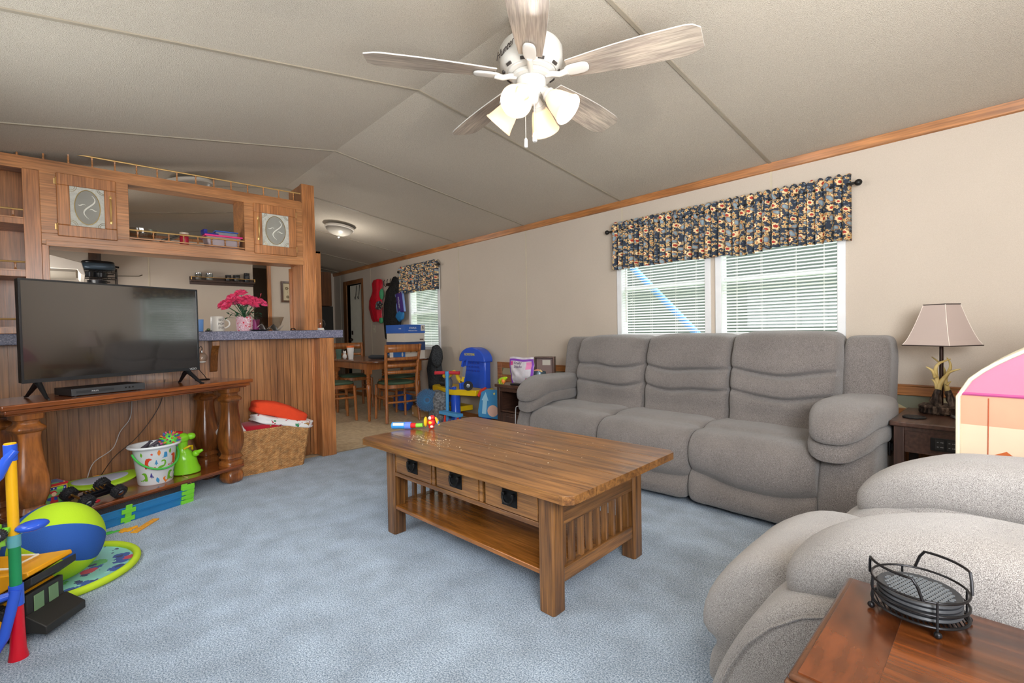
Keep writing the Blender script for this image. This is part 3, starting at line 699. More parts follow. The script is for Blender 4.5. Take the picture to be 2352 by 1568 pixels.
for i in range(3):
    x0 = -.48+i*.3395+(.0 if i else 0); x1 = x0+.30
    d = MB().box(x0+.003, -LY+.006, .338, x1-.003, -LY+.026, .449); d.box(x0+.02, -LY+.026, .34, x1-.02, LY-.08, .44)
    o = d.build('drawer', M_ct, ct, bevel=.004); xc = (x0+x1)/2; y = -LY+.006
    h = MB().box(xc-.042, y-.003, .362, xc+.042, y, .428)
    for s in (-1, 1): h.cyl((xc+s*.026, y-.012, .412), (xc+s*.026, y, .412), .008, n=10); h.ell((xc+s*.026, y-.013, .412), (.009, .006, .009), 10, 6)
    h.tube([(xc+.030*math.cos(a), y-.013-.004*math.sin(-a), .408+.030*math.sin(a)) for a in [R(160)+R(220)*k_/14 for k_ in range(15)]], [.0035+.003*math.sin(PI*k_/14) for k_ in range(15)], 8)
    h.build('drawer_pull', M_iron, o, bevel=.0008)

# ================================================================== television, stand, player
M_cherry = wood('cherry_stand', 0x9a5424, 0x70361a, 'X', rough=.22, coat=.6, along=1.4, cross=10, blot=.25)
M_cherz = wood('cherry_leg', 0xa8652e, 0x74401c, 'Z', rough=.28, coat=.5, along=1.5, cross=9, blot=.45)
sa = R(114)
st = thing('tv_console', 'cherry wood console table with bulbous carved legs and a low shelf', 'console table', (-3.705, .295, 0), sa)
HL = .552
legp = [(.040, 0), (.056, .012), (.064, .04), (.060, .072), (.050, .088), (.052, .095), (.064, .105), (.066, .145), (.062, .158), (.052, .165), (.054, .178), (.064, .185), (.058, .20), (.050, .212), (.054, .225), (.066, .262), (.072, .31), (.069, .36), (.058, .43), (.048, .51), (.045, .565), (.050, .592), (.062, .60), (.066, .612), (.062, .622), (.048, .634), (.043, .646), (.046, .656), (.058, .662), (.060, .69)]
for x, y in ((-HL, 0), (HL, 0), (-HL, .265), (HL, .265)):
    MB().lathe(legp, (x, y, 0), 32, sq=5).build('leg', M_cherz, st)
b = MB().box(-.675, -.095, .722, .675, .345, .748); b.box(-.66, -.08, .70, .66, .33, .722); b.box(-.645, -.065, .69, .645, .32, .70); b.build('console_top', M_cherry, st, bevel=.007, seg=3)
b = MB().box(-.60, -.075, .112, .60, .30, .132); b.box(-.58, -.06, .10, .58, .29, .112); b.build('low_shelf', M_cherry, st, bevel=.005)
tv = thing('television', 'black flat-screen television with slim bezel on the cherry console', 'television', (-3.77, .19, .748), R(111.4))
W = .455
b = MB(); b.box(-W, -.018, .09, W, .02, .645); b.box(-W+.1, .02, .13, W-.1, .05, .45); b.build('cabinet', M_black, tv, bevel=.003)
b = MB(); b.box(-W, -.024, .637, W, -.018, .647); b.box(-W, -.024, .088, W, -.018, .108); b.box(-W, -.024, .108, -W+.010, -.018, .637); b.box(W-.010, -.024, .108, W, -.018, .637); b.build('bezel', mat('bezel_gloss', 0x2b2c2e, .25), tv, bevel=.001)
MB().box(-W+.009, -.0205, .107, W-.009, -.019, .638).build('screen', mat('screen_glass', 0x0d0d10, .10, spec=1, coat=1, var=0, ior=1.7), tv, smooth=False)
for s in (-1, 1):
    b = MB(); x = s*.385
    b.tube([(x, 0, .09), (x, -.02, .075), (x+s*.01, -.13, .008), (x+s*.012, -.16, .005)], [.016, .014, .008, .005], 8); b.tube([(x, 0, .09), (x, .03, .07), (x+s*.01, .11, .008), (x+s*.012, .13, .005)], [.016, .014, .008, .005], 8)
    b.build('stand_foot', M_black, tv)
text('maker_badge', 'VIZIO', .018, frame_m((W-.045, -.0246, .098), (1, 0, 0), (0, 0, 1)), mat('badge_grey', 0xc8c8c8, .4), tv, .0003)
pl = thing('disc_player', 'slim dark grey disc player on the console below the television', 'player', (-3.64, .10, .748), R(111))
MB().box(-.155, -.02, .004, .20, .18, .042).build('case', mat('player_black', 0x222326, .35), pl, bevel=.002)
b = MB().box(-.155, -.026, .004, .20, -.020, .042); o = b.build('front_panel', mat('player_front', 0x4d4f52, .35, .4), pl, bevel=.001)
MB().box(-.135, -.0275, .016, .04, -.026, .03).build('disc_tray', mat('tray', 0x35373a, .3), pl, bevel=.0005)
text('maker_name', 'PHILIPS', .010, frame_m((-.05, -.028, .0225), (1, 0, 0), (0, 0, 1)), mat('badge_grey2', 0xd8d8d8, .4), pl, .0002)
b = MB()
for i, x in enumerate((.10, .118, .136)): b.cyl((x, -.028, .024), (x, -.026, .024), .0045, n=12)
b.build('button', mat('btn_dark', 0x17181a, .3), pl)
for x, y, z in ((-.13, .0, 0), (.17, .0, 0), (-.13, .16, 0), (.17, .16, 0)): MB().cyl((x, y, 0), (x, y, .005), .012, n=10).build('foot', M_black, pl)

# ================================================================== ceiling fan
fan = thing('ceiling_fan', 'white five-blade ceiling fan with four lit glass shades', 'ceiling fan', (-1.49, RY, 0))
M_fw = mat('fan_white', 0xd4d1ca, .35, var=.02)
b = MB().lathe([(.03, 2.505), (.075, 2.495), (.072, 2.46), (.06, 2.41), (.035, 2.385), (.02, 2.38)], n=32); b.cyl((0, 0, 2.39), (0, 0, 2.31), .014, n=14); b.build('canopy', M_fw, fan)
b = MB().lathe([(.02, 2.342), (.09, 2.338), (.128, 2.325), (.140, 2.305), (.140, 2.245), (.130, 2.225), (.118, 2.215), (.112, 2.208), (.108, 2.212), (.104, 2.205), (.085, 2.20)], n=48); b.build('motor_housing', M_fw, fan)
b = MB()
for k_ in range(10):
    a = 2*PI*k_/10+.2; p = Vector((.1215*math.cos(a), .1215*math.sin(a), 2.214)); b.cb(p, (.008, .026, .012), (0, R(35), a))
b.build('vent_slot', mat('slot_dark', 0x3d3733, .7), fan)
text('script_logo', 'Hunter', .045, frame_m((.1415*math.cos(R(-97)), .1415*math.sin(R(-97)), 2.268), (math.cos(R(-7)), math.sin(R(-7)), .12), (0, 0, 1)), mat('logo_dark', 0x3a3230, .5), fan, .0006, shear=.35)
b = MB().lathe([(.06, 2.202), (.085, 2.198), (.085, 2.182), (.066, 2.18)], n=32); b.build('flywheel', M_fw, fan)
b = MB().lathe([(.05, 2.18), (.064, 2.178), (.066, 2.16), (.062, 2.135), (.05, 2.118), (.034, 2.108), (.030, 2.085), (.022, 2.075), (.01, 2.07)], n=32); b.build('switch_housing', M_fw, fan)
M_blade = wood('blade_washed', 0xbfb09e, 0xa09184, 'X', rough=.45, coat=.1, along=2.5, cross=22, blot=.08)
def blade(ang):
    b = MB(); n = 18; up = []; lo = []
    for i in range(n+1):
        t = i/n; x = .165+.535*t
        w = .047+.030*math.sin(min(1, t*1.35)*PI/2)
        if t > .9: w *= 1-((t-.9)/.1)**2*.38
        up.append((x+(.012 if i == n else 0), w*1.02+.004)); lo.append((x-(.03 if i == n else 0)*0, -w))
    poly = lo+up[::-1]
    b.prism(poly, -.003, .003); q = Matrix.Rotation(ang, 4, 'Z') @ Matrix.Translation((0, 0, 2.195)) @ Matrix.Rotation(R(-12), 4, 'X')
    b.mi = [1]*len(b.mi); b.mi[0] = 0
    o = b.build('blade', [M_blade, M_fw], fan, bevel=.0015); o.matrix_local = q
    a = MB(); a.tube([(.07, 0, 2.188), (.10, 0, 2.185), (.13, 0, 2.176), (.165, 0, 2.183)], [.013, .012, .012, .014], 10)
    k_ = a.mark(); a.ell((.205, 0, 2.184), (.055, .028, .007), 16, 10, .5, .7); a.warp(lambda x, y, z: (x, y, z-(y)*.21), k_); o2 = a.build('blade_bracket', M_fw, fan); o2.data.transform(Matrix.Rotation(ang, 4, 'Z'))
for k_ in range(5): blade(R(25+72*k_))
M_shade = shade_mat('lit_glass', 0xfff0dc, .12, .45)
M_bulb = mat('bulb_glow', 0xfff3df, .4, emit=3, var=0)
for k_ in range(4):
    a = R(-68+90*k_); d = Vector((math.cos(a), math.sin(a), 0)); tilt = Vector((math.cos(a)*.72, math.sin(a)*.72, -.70)).normalized()
    p0 = Vector((0, 0, 2.128))+d*.05; p1 = p0+tilt*.045
    b = MB().tube([p0-d*.02, p0, p1], [.012, .014, .026], 14); b.tube([p1-tilt*.004, p1+tilt*.018], [.030, .030], 16); o = b.build('lamp_holder', M_fw, fan)
    M = Matrix.Translation(p1+tilt*.01) @ tilt.to_track_quat('Z', 'Y').to_matrix().to_4x4()
    sh = MB(); sh.lathe([(.030, 0), (.036, .01), (.044, .03), (.051, .055), (.057, .08), (.063, .10), (.068, .108), (.066, .112), (.060, .104), (.053, .08), (.047, .055), (.040, .03), (.032, .012)], n=36, cap=False)
    sh.xf(M); sh.build('glass_shade', M_shade, fan)
    bl = MB(); bl.ell((0, 0, .058), (.022, .022, .024), 18, 12); bl.cyl((0, 0, .01), (0, 0, .05), .012, .016, 12); bl.xf(M); bl.build('bulb', M_bulb, fan)
    l = bpy.data.lights.new('fan_bulb_light', 'POINT'); l.energy = 5.2; l.color = (1, .93, .84); l.shadow_soft_size = .01
    lo = bpy.data.objects.new('fan_bulb_light', l); COL.objects.link(lo); lo.location = Vector((-1.49, RY, 0))+p1+tilt*.106
for x, y, z, w in ((-.028, -.012, 1.895, 1), (.012, .004, 1.912, 1.35)):
    b = MB(); b.cyl((x, y, 2.10), (x, y, z+.03), .0012, n=6)
    zz = 2.09
    while zz > z+.04: b.ell((x, y, zz), (.0021, .0021, .0021), 6, 4); zz -= .006
    o = b.build('pull_chain', mat('chain_white', 0xd9d2c4, .4), fan)
    MB().lathe([(.004*w, .035), (.0075*w, .028), (.0085*w, 0), (.007*w, -.006), (.003, -.007)], (x, y, z), 10).build('pull_knob', M_white, o)

# ================================================================== end tables and table lamp
M_esp = wood('espresso', 0x5c4034, 0x402a22, 'Y', rough=.3, coat=.4, along=1.5, cross=10, blot=.1)
M_espz = wood('espresso_z', 0x54392e, 0x3a261f, 'Z', rough=.4, coat=.2, along=1.5, cross=10, blot=.1)
et = thing('side_table', 'dark espresso side table with a power outlet strip, under the antler lamp', 'end table', (-.215, 3.165, 0))
w, d = .235, .262
b = MB().box(-w, -d, .575, w, d, .60); b.build('tabletop', M_esp, et, bevel=.006, seg=3)
for sx in (-1, 1):
    for sy in (-1, 1): MB().box(min(sx*(w-.015), sx*(w-.055)), min(sy*(d-.02), sy*(d-.06)), 0, max(sx*(w-.015), sx*(w-.055)), max(sy*(d-.02), sy*(d-.06)), .575).build('leg', M_espz, et, bevel=.002)
b = MB().box(-w+.055, -d+.03, .45, w-.055, -d+.045, .56); b.box(-w+.055, -d+.022, .555, w-.055, -d+.05, .575); b.box(-w+.02, -d+.06, .42, -w+.035, d-.06, .57); b.box(w-.035, -d+.06, .42, w-.02, d-.06, .57); b.box(-w+.055, d-.045, .42, w-.055, d-.03, .57); b.build('apron', M_esp, et, bevel=.001)
b = MB().box(-w+.03, -d+.04, .14, w-.03, d-.04, .16); b.build('low_shelf', M_esp, et, bevel=.002)
o = MB().box(-.085, -d+.022, .475, .06, -d+.030, .535).build('power_strip', mat('outlet_plate', 0x191919, .3), et, bevel=.002)
b = MB()
for x in (-.052, -.012):
    b.box(x-.016, -d+.0205, .482, x+.016, -d+.022, .528)
b.build('socket', mat('socket_face', 0x2b2b2b, .3), o, bevel=.002)
b = MB()
for x in (-.052, -.012):
    for z in (.493, .515): b.box(x-.010, -d+.0195, z, x-.004, -d+.0205, z+.003); b.box(x+.002, -d+.0195, z, x+.007, -d+.0205, z+.003); b.box(x+.009, -d+.0195, z-.001, x+.012, -d+.0205, z+.004)
b.build('socket_slot', mat('slot_light', 0x8f8f8f, .5), o)
b = MB().box(.012, -d+.0195, .482, .022, -d+.022, .528); b.box(.042, -d+.0195, .482, .052, -d+.022, .528); b.build('usb_port', mat('usb_white', 0xd8d8d8, .4), o)

lamp = thing('table_lamp', 'antler table lamp with a square pinkish-beige fabric shade', 'lamp', (-.295, 3.29, .60))
M_bark = speckle('bark_base', [0x1c1512, 0x3c2f28, 0x6c5c50], sc=60, big=6, bigv=.3, rough=.6, bump=1, bd=.01, stretch=(1, 1, .3))
M_antl = speckle('antler', [0x8a7440, 0xbda568, 0xd8c38a], sc=14, big=10, bigv=.2, rough=.4, bump=.2)
b = MB().lathe([(.085, 0), (.092, .01), (.088, .025), (.092, .038), (.085, .045), (.02, .046)], n=40); wrinkle(b, 0, .005, 40, 1); b.build('base', M_bark, lamp)
MB().cyl((.0, 0, .04), (0, 0, .50), .0085, n=12).build('pole', mat('pole_bronze', 0x33231d, .35, .6), lamp)
def zp(x, y, d): return Vector(((x-683)*.00042, d, .045+(1010-y)*.0006))
def smooth_pts(P, k_=6):
    o = []; n = len(P)
    for i in range(n-1):
        p0, p1, p2, p3 = P[max(0, i-1)], P[i], P[i+1], P[min(n-1, i+2)]
        for q in range(k_):
            t = q/k_; o.append(.5*((2*p1)+(p2-p0)*t+(2*p0-5*p1+4*p2-p3)*t*t+(3*p1-p0-3*p2+p3)*t**3))
    return o+[P[-1]]
for P_, d0 in (([(655, 1008), (652, 940), (662, 868)], -.035), ([(795, 1008), (765, 940), (742, 880)], -.01), ([(600, 1000), (630, 940), (650, 880)], .03)):
    Q = smooth_pts([zp(x, y, d0) for x, y in P_]); b = MB().tube(Q, [.021-.009*i/len(Q) for i in range(len(Q))], 12); wrinkle(b, 0, .005, 70, d0); b.build('antler_burr', M_bark, lamp)
for P_, d0, r0 in (([(662, 875), (678, 822), (718, 765), (768, 718), (862, 688)], -.035, .0125), ([(650, 862), (628, 812), (600, 788)], -.035, .007), ([(665, 840), (640, 775), (632, 700), (662, 652), (718, 626), (776, 606)], -.025, .0105),
                   ([(634, 775), (604, 716), (543, 682)], -.025, .0085), ([(742, 888), (722, 830), (716, 780), (745, 728), (768, 680), (762, 636), (733, 598)], -.005, .0115), ([(730, 838), (750, 818), (770, 802)], -.008, .006), ([(650, 885), (680, 800), (700, 720), (660, 650), (588, 596)], .025, .0095)):
    Q = smooth_pts([zp(x, y, d0+.012*math.sin(i_)) for i_, (x, y) in enumerate(P_)]); MB().tube(Q, [r0*(1-i/len(Q))**.75+.0012 for i in range(len(Q))], 12).build('antler_tine', M_antl, lamp)
M_lsh = shade_mat('lamp_fabric', 0xdccbc2, 0, .35)
def shade4(par, z0, z1, r0, r1, a):
    b = MB(); N_ = 8; rr = []
    for i in range(N_+1):
        t = i/N_; r = r0+(r1-r0)*(t**.75); z = z0+(z1-z0)*t
        rr.append([(r*math.cos(a+PI/2*k_+PI/4*0), r*math.sin(a+PI/2*k_), z) for k_ in range(4)])
    b.rings(rr, cap=False); o = b.build('lamp_shade', M_lsh, par, smooth=False, solid=.002)
    e = MB()
    for z, r in ((z0, r0), (z1, r1)): e.tube([(r*1.003*math.cos(a+PI/2*k_), r*1.003*math.sin(a+PI/2*k_), z) for k_ in range(4)], .003, 6, close=True)
    e.build('shade_trim', mat('dark_trim', 0x3b2f2b, .6), o)
    e = MB()
    for k_ in range(4): e.tube([((r0+(r1-r0)*((i/8)**.75))*1.004*math.cos(a+PI/2*k_), (r0+(r1-r0)*((i/8)**.75))*1.004*math.sin(a+PI/2*k_), z0+(z1-z0)*i/8) for i in range(9)], .0017, 5)
    e.build('shade_piping', mat('piping_light', 0xe4d8cc, .7), o)
shade4(lamp, .355, .565, .158, .072, R(-74))
MB().cyl((0, 0, .49), (0, 0, .53), .012, n=10).build('socket', M_brass, lamp)
t = thing('coaster', 'single round dark coaster on the side table by the lamp', 'coaster', (-.375, 3.06, .60)); 
MB().lathe([(.045, 0), (.047, .004), (.045, .008), (.041, .0085), (.040, .006), (.005, .006)], n=36).build('disc', mat('coaster_black', 0x202123, .5), t)
t = thing('phone', 'silver-edged dark phone on the side table by the lamp base', 'phone', (-.20, 3.16, .60), R(20))
MB().box(-.045, -.03, 0, .045, .03, .018).build('body', mat('phone_silver', 0x8d8f92, .25, .7), t, bevel=.008, seg=3); MB().box(-.04, -.026, .018, .04, .026, .0195).build('face', mat('phone_dark', 0x2a2a2e, .2), t, bevel=.0005)

# near side table at the lower right corner, two-tone veneer
M_fg = wood('chestnut_top', 0x7c421c, 0x2c150a, 'X', rough=.22, coat=.7, along=1.6, cross=10, blot=.4)
M_fgd = wood('chestnut_band', 0x6c381a, 0x4c2611, 'Y', rough=.22, coat=.7, along=3, cross=5, blot=.3)
M_fge = wood('chestnut_edge', 0x6e452c, 0x54321f, 'Y', rough=.25, coat=.6, along=2, cross=9, blot=.1)
ft = thing('end_table', 'glossy chestnut end table with banded veneer top at the lower right corner', 'end table', (.02, .880, 0), R(1))
w, d = .245, .182
b = MB(); 
pr = lambda w, d: [(-w, -d), (w, -d), (w, d), (-w, d)]
b.box(-w, -d, .565, w, d, .588); b.box(-w+.006, -d+.006, .555, w-.006, d-.006, .565); b.box(-w+.004, -d+.004, .588, w-.004, d-.004, .597); b.build('top_molding', M_fge, ft, bevel=.007, seg=4)
b = MB().box(-w+.014, -d+.014, .59, w-.014, d-.014, .600); b.build('veneer_band', M_fgd, ft, bevel=.001)
b = MB().box(-w+.095, -d+.014, .59, w-.095, d-.014, .6006); b.build('veneer_field', M_fg, ft, bevel=.0003)
for sx in (-1, 1):
    for sy in (-1, 1): MB().box(min(sx*(w-.02), sx*(w-.06)), min(sy*(d-.015), sy*(d-.05)), 0, max(sx*(w-.02), sx*(w-.06)), max(sy*(d-.015), sy*(d-.05)), .555).build('leg', M_fge, ft, bevel=.002)
MB().box(-w+.03, -d+.02, .47, w-.03, d-.02, .555).build('apron', M_fge, ft, bevel=.002)
MB().box(-w+.03, -d+.02, .15, w-.03, d-.02, .17).build('low_shelf', M_fge, ft, bevel=.002)
# ================================================================== basket and blankets
def basket_mat():
    m, N, L, B = newmat('woven_basket'); tc = N.new('ShaderNodeTexCoord'); mp = N.new('ShaderNodeMapping'); L.new(tc.outputs['Object'], mp.inputs[0])
    cm = N.new('ShaderNodeCombineXYZ'); sp = N.new('ShaderNodeSeparateXYZ'); L.new(mp.outputs[0], sp.inputs[0])
    a = N.new('ShaderNodeMath'); a.operation = 'ADD'; L.new(sp.outputs[0], a.inputs[0]); L.new(sp.outputs[1], a.inputs[1]); L.new(a.outputs[0], cm.inputs[0]); L.new(sp.outputs[2], cm.inputs[1])
    br = N.new('ShaderNodeTexBrick'); br.inputs['Scale'].default_value = 60; br.inputs['Mortar Size'].default_value = .06; br.inputs['Brick Width'].default_value = 1.0; br.inputs['Row Height'].default_value = .42
    br.inputs['Color1'].default_value = srgb(0xc08448); br.inputs['Color2'].default_value = srgb(0xdcab70); br.inputs['Mortar'].default_value = srgb(0x7c4c26); L.new(cm.outputs[0], br.inputs['Vector'])
    n = N.new('ShaderNodeTexNoise'); n.inputs['Scale'].default_value = 25; L.new(tc.outputs['Object'], n.inputs[0])
    mr = N.new('ShaderNodeMapRange'); mr.inputs[1].default_value = .3; mr.inputs[2].default_value = .7; mr.inputs[3].default_value = .65; mr.inputs[4].default_value = 1.25; L.new(n.outputs[0], mr.inputs[0])
    mx = N.new('ShaderNodeMix'); mx.data_type = 'RGBA'; mx.blend_type = 'MULTIPLY'; mx.inputs[0].default_value = 1; L.new(br.outputs[0], mx.inputs[6]); L.new(mr.outputs[0], mx.inputs[7]); L.new(mx.outputs[2], B.inputs['Base Color']); B.inputs['Roughness'].default_value = .6
    b = N.new('ShaderNodeBump'); b.inputs['Strength'].default_value = .8; b.inputs['Distance'].default_value = .004; L.new(br.outputs['Fac'], b.inputs['Height']); b.invert = True; L.new(b.outputs[0], B.inputs['Normal']); return m
M_bask = basket_mat()
bk = thing('wicker_basket', 'woven wicker basket full of blankets against the bar panelling', 'basket', (-4.13, 1.10, 0), R(91))
def fr(z, e=0):   # rectangle at height z, e shrinks inward
    t = z/.335; hx = .245+.055*t-e; hy = .115+.02*t-e; c = .02
    return [(-hx+c, -hy, z), (hx-c, -hy, z), (hx, -hy+c, z), (hx, hy-c, z), (hx-c, hy, z), (-hx+c, hy, z), (-hx, hy-c, z), (-hx, -hy+c, z)]
b = MB(); b.rings([fr(0), fr(.335), fr(.335, .014), fr(.015, .014)]); b.build('woven_body', M_bask, bk)
b = MB(); b.tube([(p[0], p[1], .337) for p in fr(.335, .007)], .008, 8, close=True); b.build('rim', M_bask, bk)
def blanket_mat(name, base, spots, thr=.32, sc=26):
    m, N, L, B = newmat(name); tc = N.new('ShaderNodeTexCoord'); last = None
    c = N.new('ShaderNodeRGB'); c.outputs[0].default_value = srgb(base); last = c.outputs[0]
    for i, (col, s_, t_) in enumerate(spots):
        mp = N.new('ShaderNodeMapping'); mp.inputs['Location'].default_value = (i*3.3, i*1.7, i); L.new(tc.outputs['Object'], mp.inputs[0])
        nz = N.new('ShaderNodeTexNoise'); nz.inputs['Scale'].default_value = 60; L.new(mp.outputs[0], nz.inputs[0])
        ad = N.new('ShaderNodeVectorMath'); ad.operation = 'MULTIPLY_ADD'; ad.inputs[1].default_value = (.03, .03, .03); L.new(nz.outputs['Color'], ad.inputs[0]); L.new(mp.outputs[0], ad.inputs[2])
        v = N.new('ShaderNodeTexVoronoi'); v.inputs['Scale'].default_value = s_; L.new(ad.outputs[0], v.inputs['Vector'])
        lt = N.new('ShaderNodeMath'); lt.operation = 'LESS_THAN'; lt.inputs[1].default_value = t_; L.new(v.outputs['Distance'], lt.inputs[0])
        cc = N.new('ShaderNodeRGB'); cc.outputs[0].default_value = srgb(col)
        mx = N.new('ShaderNodeMix'); mx.data_type = 'RGBA'; L.new(lt.outputs[0], mx.inputs[0]); L.new(last, mx.inputs[6]); L.new(cc.outputs[0], mx.inputs[7]); last = mx.outputs[2]
    L.new(last, B.inputs['Base Color']); B.inputs['Roughness'].default_value = .95; B.inputs['Sheen Weight'].default_value = .2; return m
def blanket(name, label, c, r, rot, M, seed, amp=.012, fold=True):
    b = MB(); b.ell((0, 0, 0), r, 40, 24, .42, .5)
    for i in range(len(b.v)):
        p = b.v[i]; p.z += .010*math.sin(p.x*9+seed)*1; p.z -= .35*max(0, abs(p.x)-.6*r[0])**1.5*.6
    wrinkle(b, 0, amp, 9, seed); 
    if fold:   # fold crease round the long side
        for i in range(len(b.v)):
            p = b.v[i]; s = math.exp(-(p.z/.010)**2); e = max(abs(p.x)/r[0], abs(p.y)/r[1])
            if e > .8: f = 1-.06*s; p.x *= f; p.y *= f
    b.xf(Matrix.Translation(c) @ Matrix.Rotation(rot[2], 4, 'Z') @ Matrix.Rotation(rot[1], 4, 'Y') @ Matrix.Rotation(rot[0], 4, 'X'))
    o = b.build(name, M); return tag(o, label, 'blanket', 'blankets in the wicker basket')
blanket('blanket', 'bright orange folded fleece blanket, topmost in the wicker basket', (-4.12, 1.19, .445), (.215, .115, .055), (0, R(20), R(88)), mat('orange_fleece', 0xee4b26, .95, var=.05, vs=20, bump=.3, bs=300), 2)
blanket('blanket', 'white blanket with small red and green holiday print under the orange one', (-4.11, 1.21, .372), (.235, .12, .036), (0, R(12), R(90)), blanket_mat('holiday_print', 0xe9e6e4, [(0xa92032, 14, .24), (0x3f8a5c, 11, .2), (0xb33040, 30, .2)]), 4)
blanket('blanket', 'deep red blanket pressed into the basket under the holiday print blanket', (-4.12, 1.12, .335), (.23, .118, .05), (0, R(4), R(92)), blanket_mat('red_throw', 0xb01428, [(0xd8b040, 9, .08), (0x7fae58, 12, .10)]), 6)
blanket('blanket', 'white marble-patterned blanket hanging over the left end of the basket', (-4.12, .845, .33), (.085, .125, .075), (0, R(-35), R(90)), blanket_mat('marble_throw', 0xe8e6e4, [(0x8d8f90, 22, .10)]), 9)

# ================================================================== cords behind the console
def cord(name, pts, r, col, label):
    P = [Vector(p) for p in pts]; Q = []
    for i in range(len(P)-1):
        p0, p1, p2, p3 = P[max(0, i-1)], P[i], P[i+1], P[min(len(P)-1, i+2)]
        for k_ in range(8):
            t = k_/8; Q.append(.5*((2*p1)+(p2-p0)*t+(2*p0-5*p1+4*p2-p3)*t*t+(3*p1-p0-3*p2+p3)*t**3))
    Q.append(P[-1]); return tag(MB().tube(Q, r, 6).build(name, mat(name+'_%x' % col, col, .5)), label, 'cord')
cord('power_cord', [(-4.26, .265, .76), (-4.26, .265, .60), (-4.25, .25, .50), (-4.23, .195, .42), (-4.18, .15, .32), (-4.14, .05, .25), (-4.08, .01, .136)], .0028, 0xb9b4b2, 'thin light grey cord hanging behind the television console')
cord('power_cord', [(-4.26, .46, .76), (-4.25, .43, .60), (-4.23, .36, .47), (-4.2, .27, .36), (-4.15, .15, .26), (-4.05, .06, .136)], .0026, 0x33241c, 'thin dark cord running diagonally behind the television console')

# ================================================================== toys on the low shelf (z .132)
SZ = .132
jb = thing('jack_in_the_box', 'square toy tin with a clown picture and red lid on the low shelf', 'toy', (-3.71, -.145, SZ), R(112))
b = MB().box(-.062, -.055, 0, .062, .065, .125); b.build('tin_body', mat('tin_yellow', 0xd9a83f, .35), jb, bevel=.003)
b = MB().box(-.064, -.057, .118, .064, .067, .130); o = b.build('lid', mat('tin_red', 0xc0282e, .3), jb, bevel=.002)
MB().box(-.054, -.047, .130, .054, .057, .1315).build('lid_print', blanket_mat('lid_print', 0x3a4c94, [(0x5fae6a, 14, .4), (0xe3cf73, 20, .25)]), o, smooth=False)
f = MB().box(-.055, -.0565, .012, .055, -.055, .112); o = f.build('front_print', mat('print_blue', 0x343f8c, .4), jb, smooth=False)
MB().box(-.040, -.0572, .024, .040, -.0565, .098).build('green_ground', mat('print_green', 0x76b36c, .4), o, smooth=False)
def disc(b, x, z, r, y, n=14, sx=1): b.poly([(x+r*sx*math.cos(2*PI*i/n), y, z+r*math.sin(2*PI*i/n)) for i in range(n)])
b = MB(); disc(b, 0, .074, .011, -.0578); b.build('clown_face', mat('print_skin', 0xf0c8a8, .5), o, smooth=False)
b = MB(); b.poly([(-.016, -.0576, .078), (.016, -.0576, .078), (.004, -.0576, .094), (-.02, -.0576, .092)]); b.poly([(-.014, -.0576, .062), (.014, -.0576, .062), (.018, -.0576, .026), (-.018, -.0576, .026)]); b.poly([(.012, -.0576, .060), (.030, -.0576, .074), (.033, -.0576, .068), (.014, -.0576, .048)]); b.build('clown_suit', mat('print_red', 0xc7303a, .5), o, smooth=False)
b = MB(); b.poly([(-.012, -.0577, .060), (-.030, -.0577, .058), (-.030, -.0577, .044), (-.014, -.0577, .040)]); b.poly([(.0, -.0579, .060), (.013, -.0579, .058), (.015, -.0579, .040), (.0, -.0579, .040)]); b.build('clown_sleeve', mat('print_navy', 0x2c4aa0, .5), o, smooth=False)
b = MB()
for i in range(5):
    for s in (-1, 1): disc(b, s*.047, .02+.02*i, .0035, -.0572, 6)
    disc(b, -.03+.015*i, .105, .0035, -.0572, 6)
b.build('star_dot', mat('print_white', 0xe8e8f4, .5), o, smooth=False)
MB().box(.015, -.0585, .096, .042, -.0573, .110).build('price_tag', mat('tag_green', 0x8fe83c, .5), jb, smooth=False)

sk = thing('board_toy', 'lime green board with a grey pad lying on the low shelf', 'toy', (-3.93, .09, SZ), R(100))
b = MB().ell((0, 0, .035), (.185, .082, .018), 44, 10, .8, .85); b.warp(lambda x, y, z: (x, y, z+.06*(x/.185)**2*.35+y*.22)); b.build('deck', mat('lime_plastic', 0xa6cf2e, .4), sk)
b = MB().ell((-.01, 0, .048), (.140, .052, .010), 40, 8, .8, .85); b.warp(lambda x, y, z: (x, y, z+.06*(x/.185)**2*.35+y*.22)); b.build('grip_pad', mat('pad_grey', 0xb4b5c4, .7), sk)
MB().box(-.03, .078, .045, .0, .092, .062).build('clip', mat('orange_clip', 0xf0a030, .4), sk, bevel=.002)

rcar = thing('toy_monster_truck', 'black toy truck with big tyres lying upside down on the low shelf', 'toy', (-3.60, .045, SZ), R(125))
M_tyre = mat('tyre_rubber', 0x26262a, .55, bump=.8, bs=120)
def wheel(par, c, r, w, ax=(0, 1, 0), M=None, hub=None, nm='wheel'):
    m = Matrix.Translation(c) @ Vector(ax).to_track_quat('Z', 'Y').to_matrix().to_4x4()
    b = MB().lathe([(r*.5, -w*.45), (r*.8, -w*.5), (r*.95, -w*.42), (r, -w*.2), (r, w*.2), (r*.95, w*.42), (r*.8, w*.5), (r*.5, w*.45), (r*.3, w*.3)], n=22)
    for k_ in range(18):
        a = 2*PI*k_/18
        for s in (-1, 1): b.cb((r*.975*math.cos(a+s*.08), r*.975*math.sin(a+s*.08), s*w*.22), (.007*r/.035, .006*r/.035, w*.4), (0, 0, a))
    b.xf(m); o = b.build(nm, M or M_tyre, par)
    h = MB().lathe([(r*.28, -w*.52), (r*.42, -w*.47), (r*.46, 0), (r*.42, w*.47), (r*.28, w*.52)], n=14); h.xf(m); h.build('hub', hub or M_chrome, o); return o
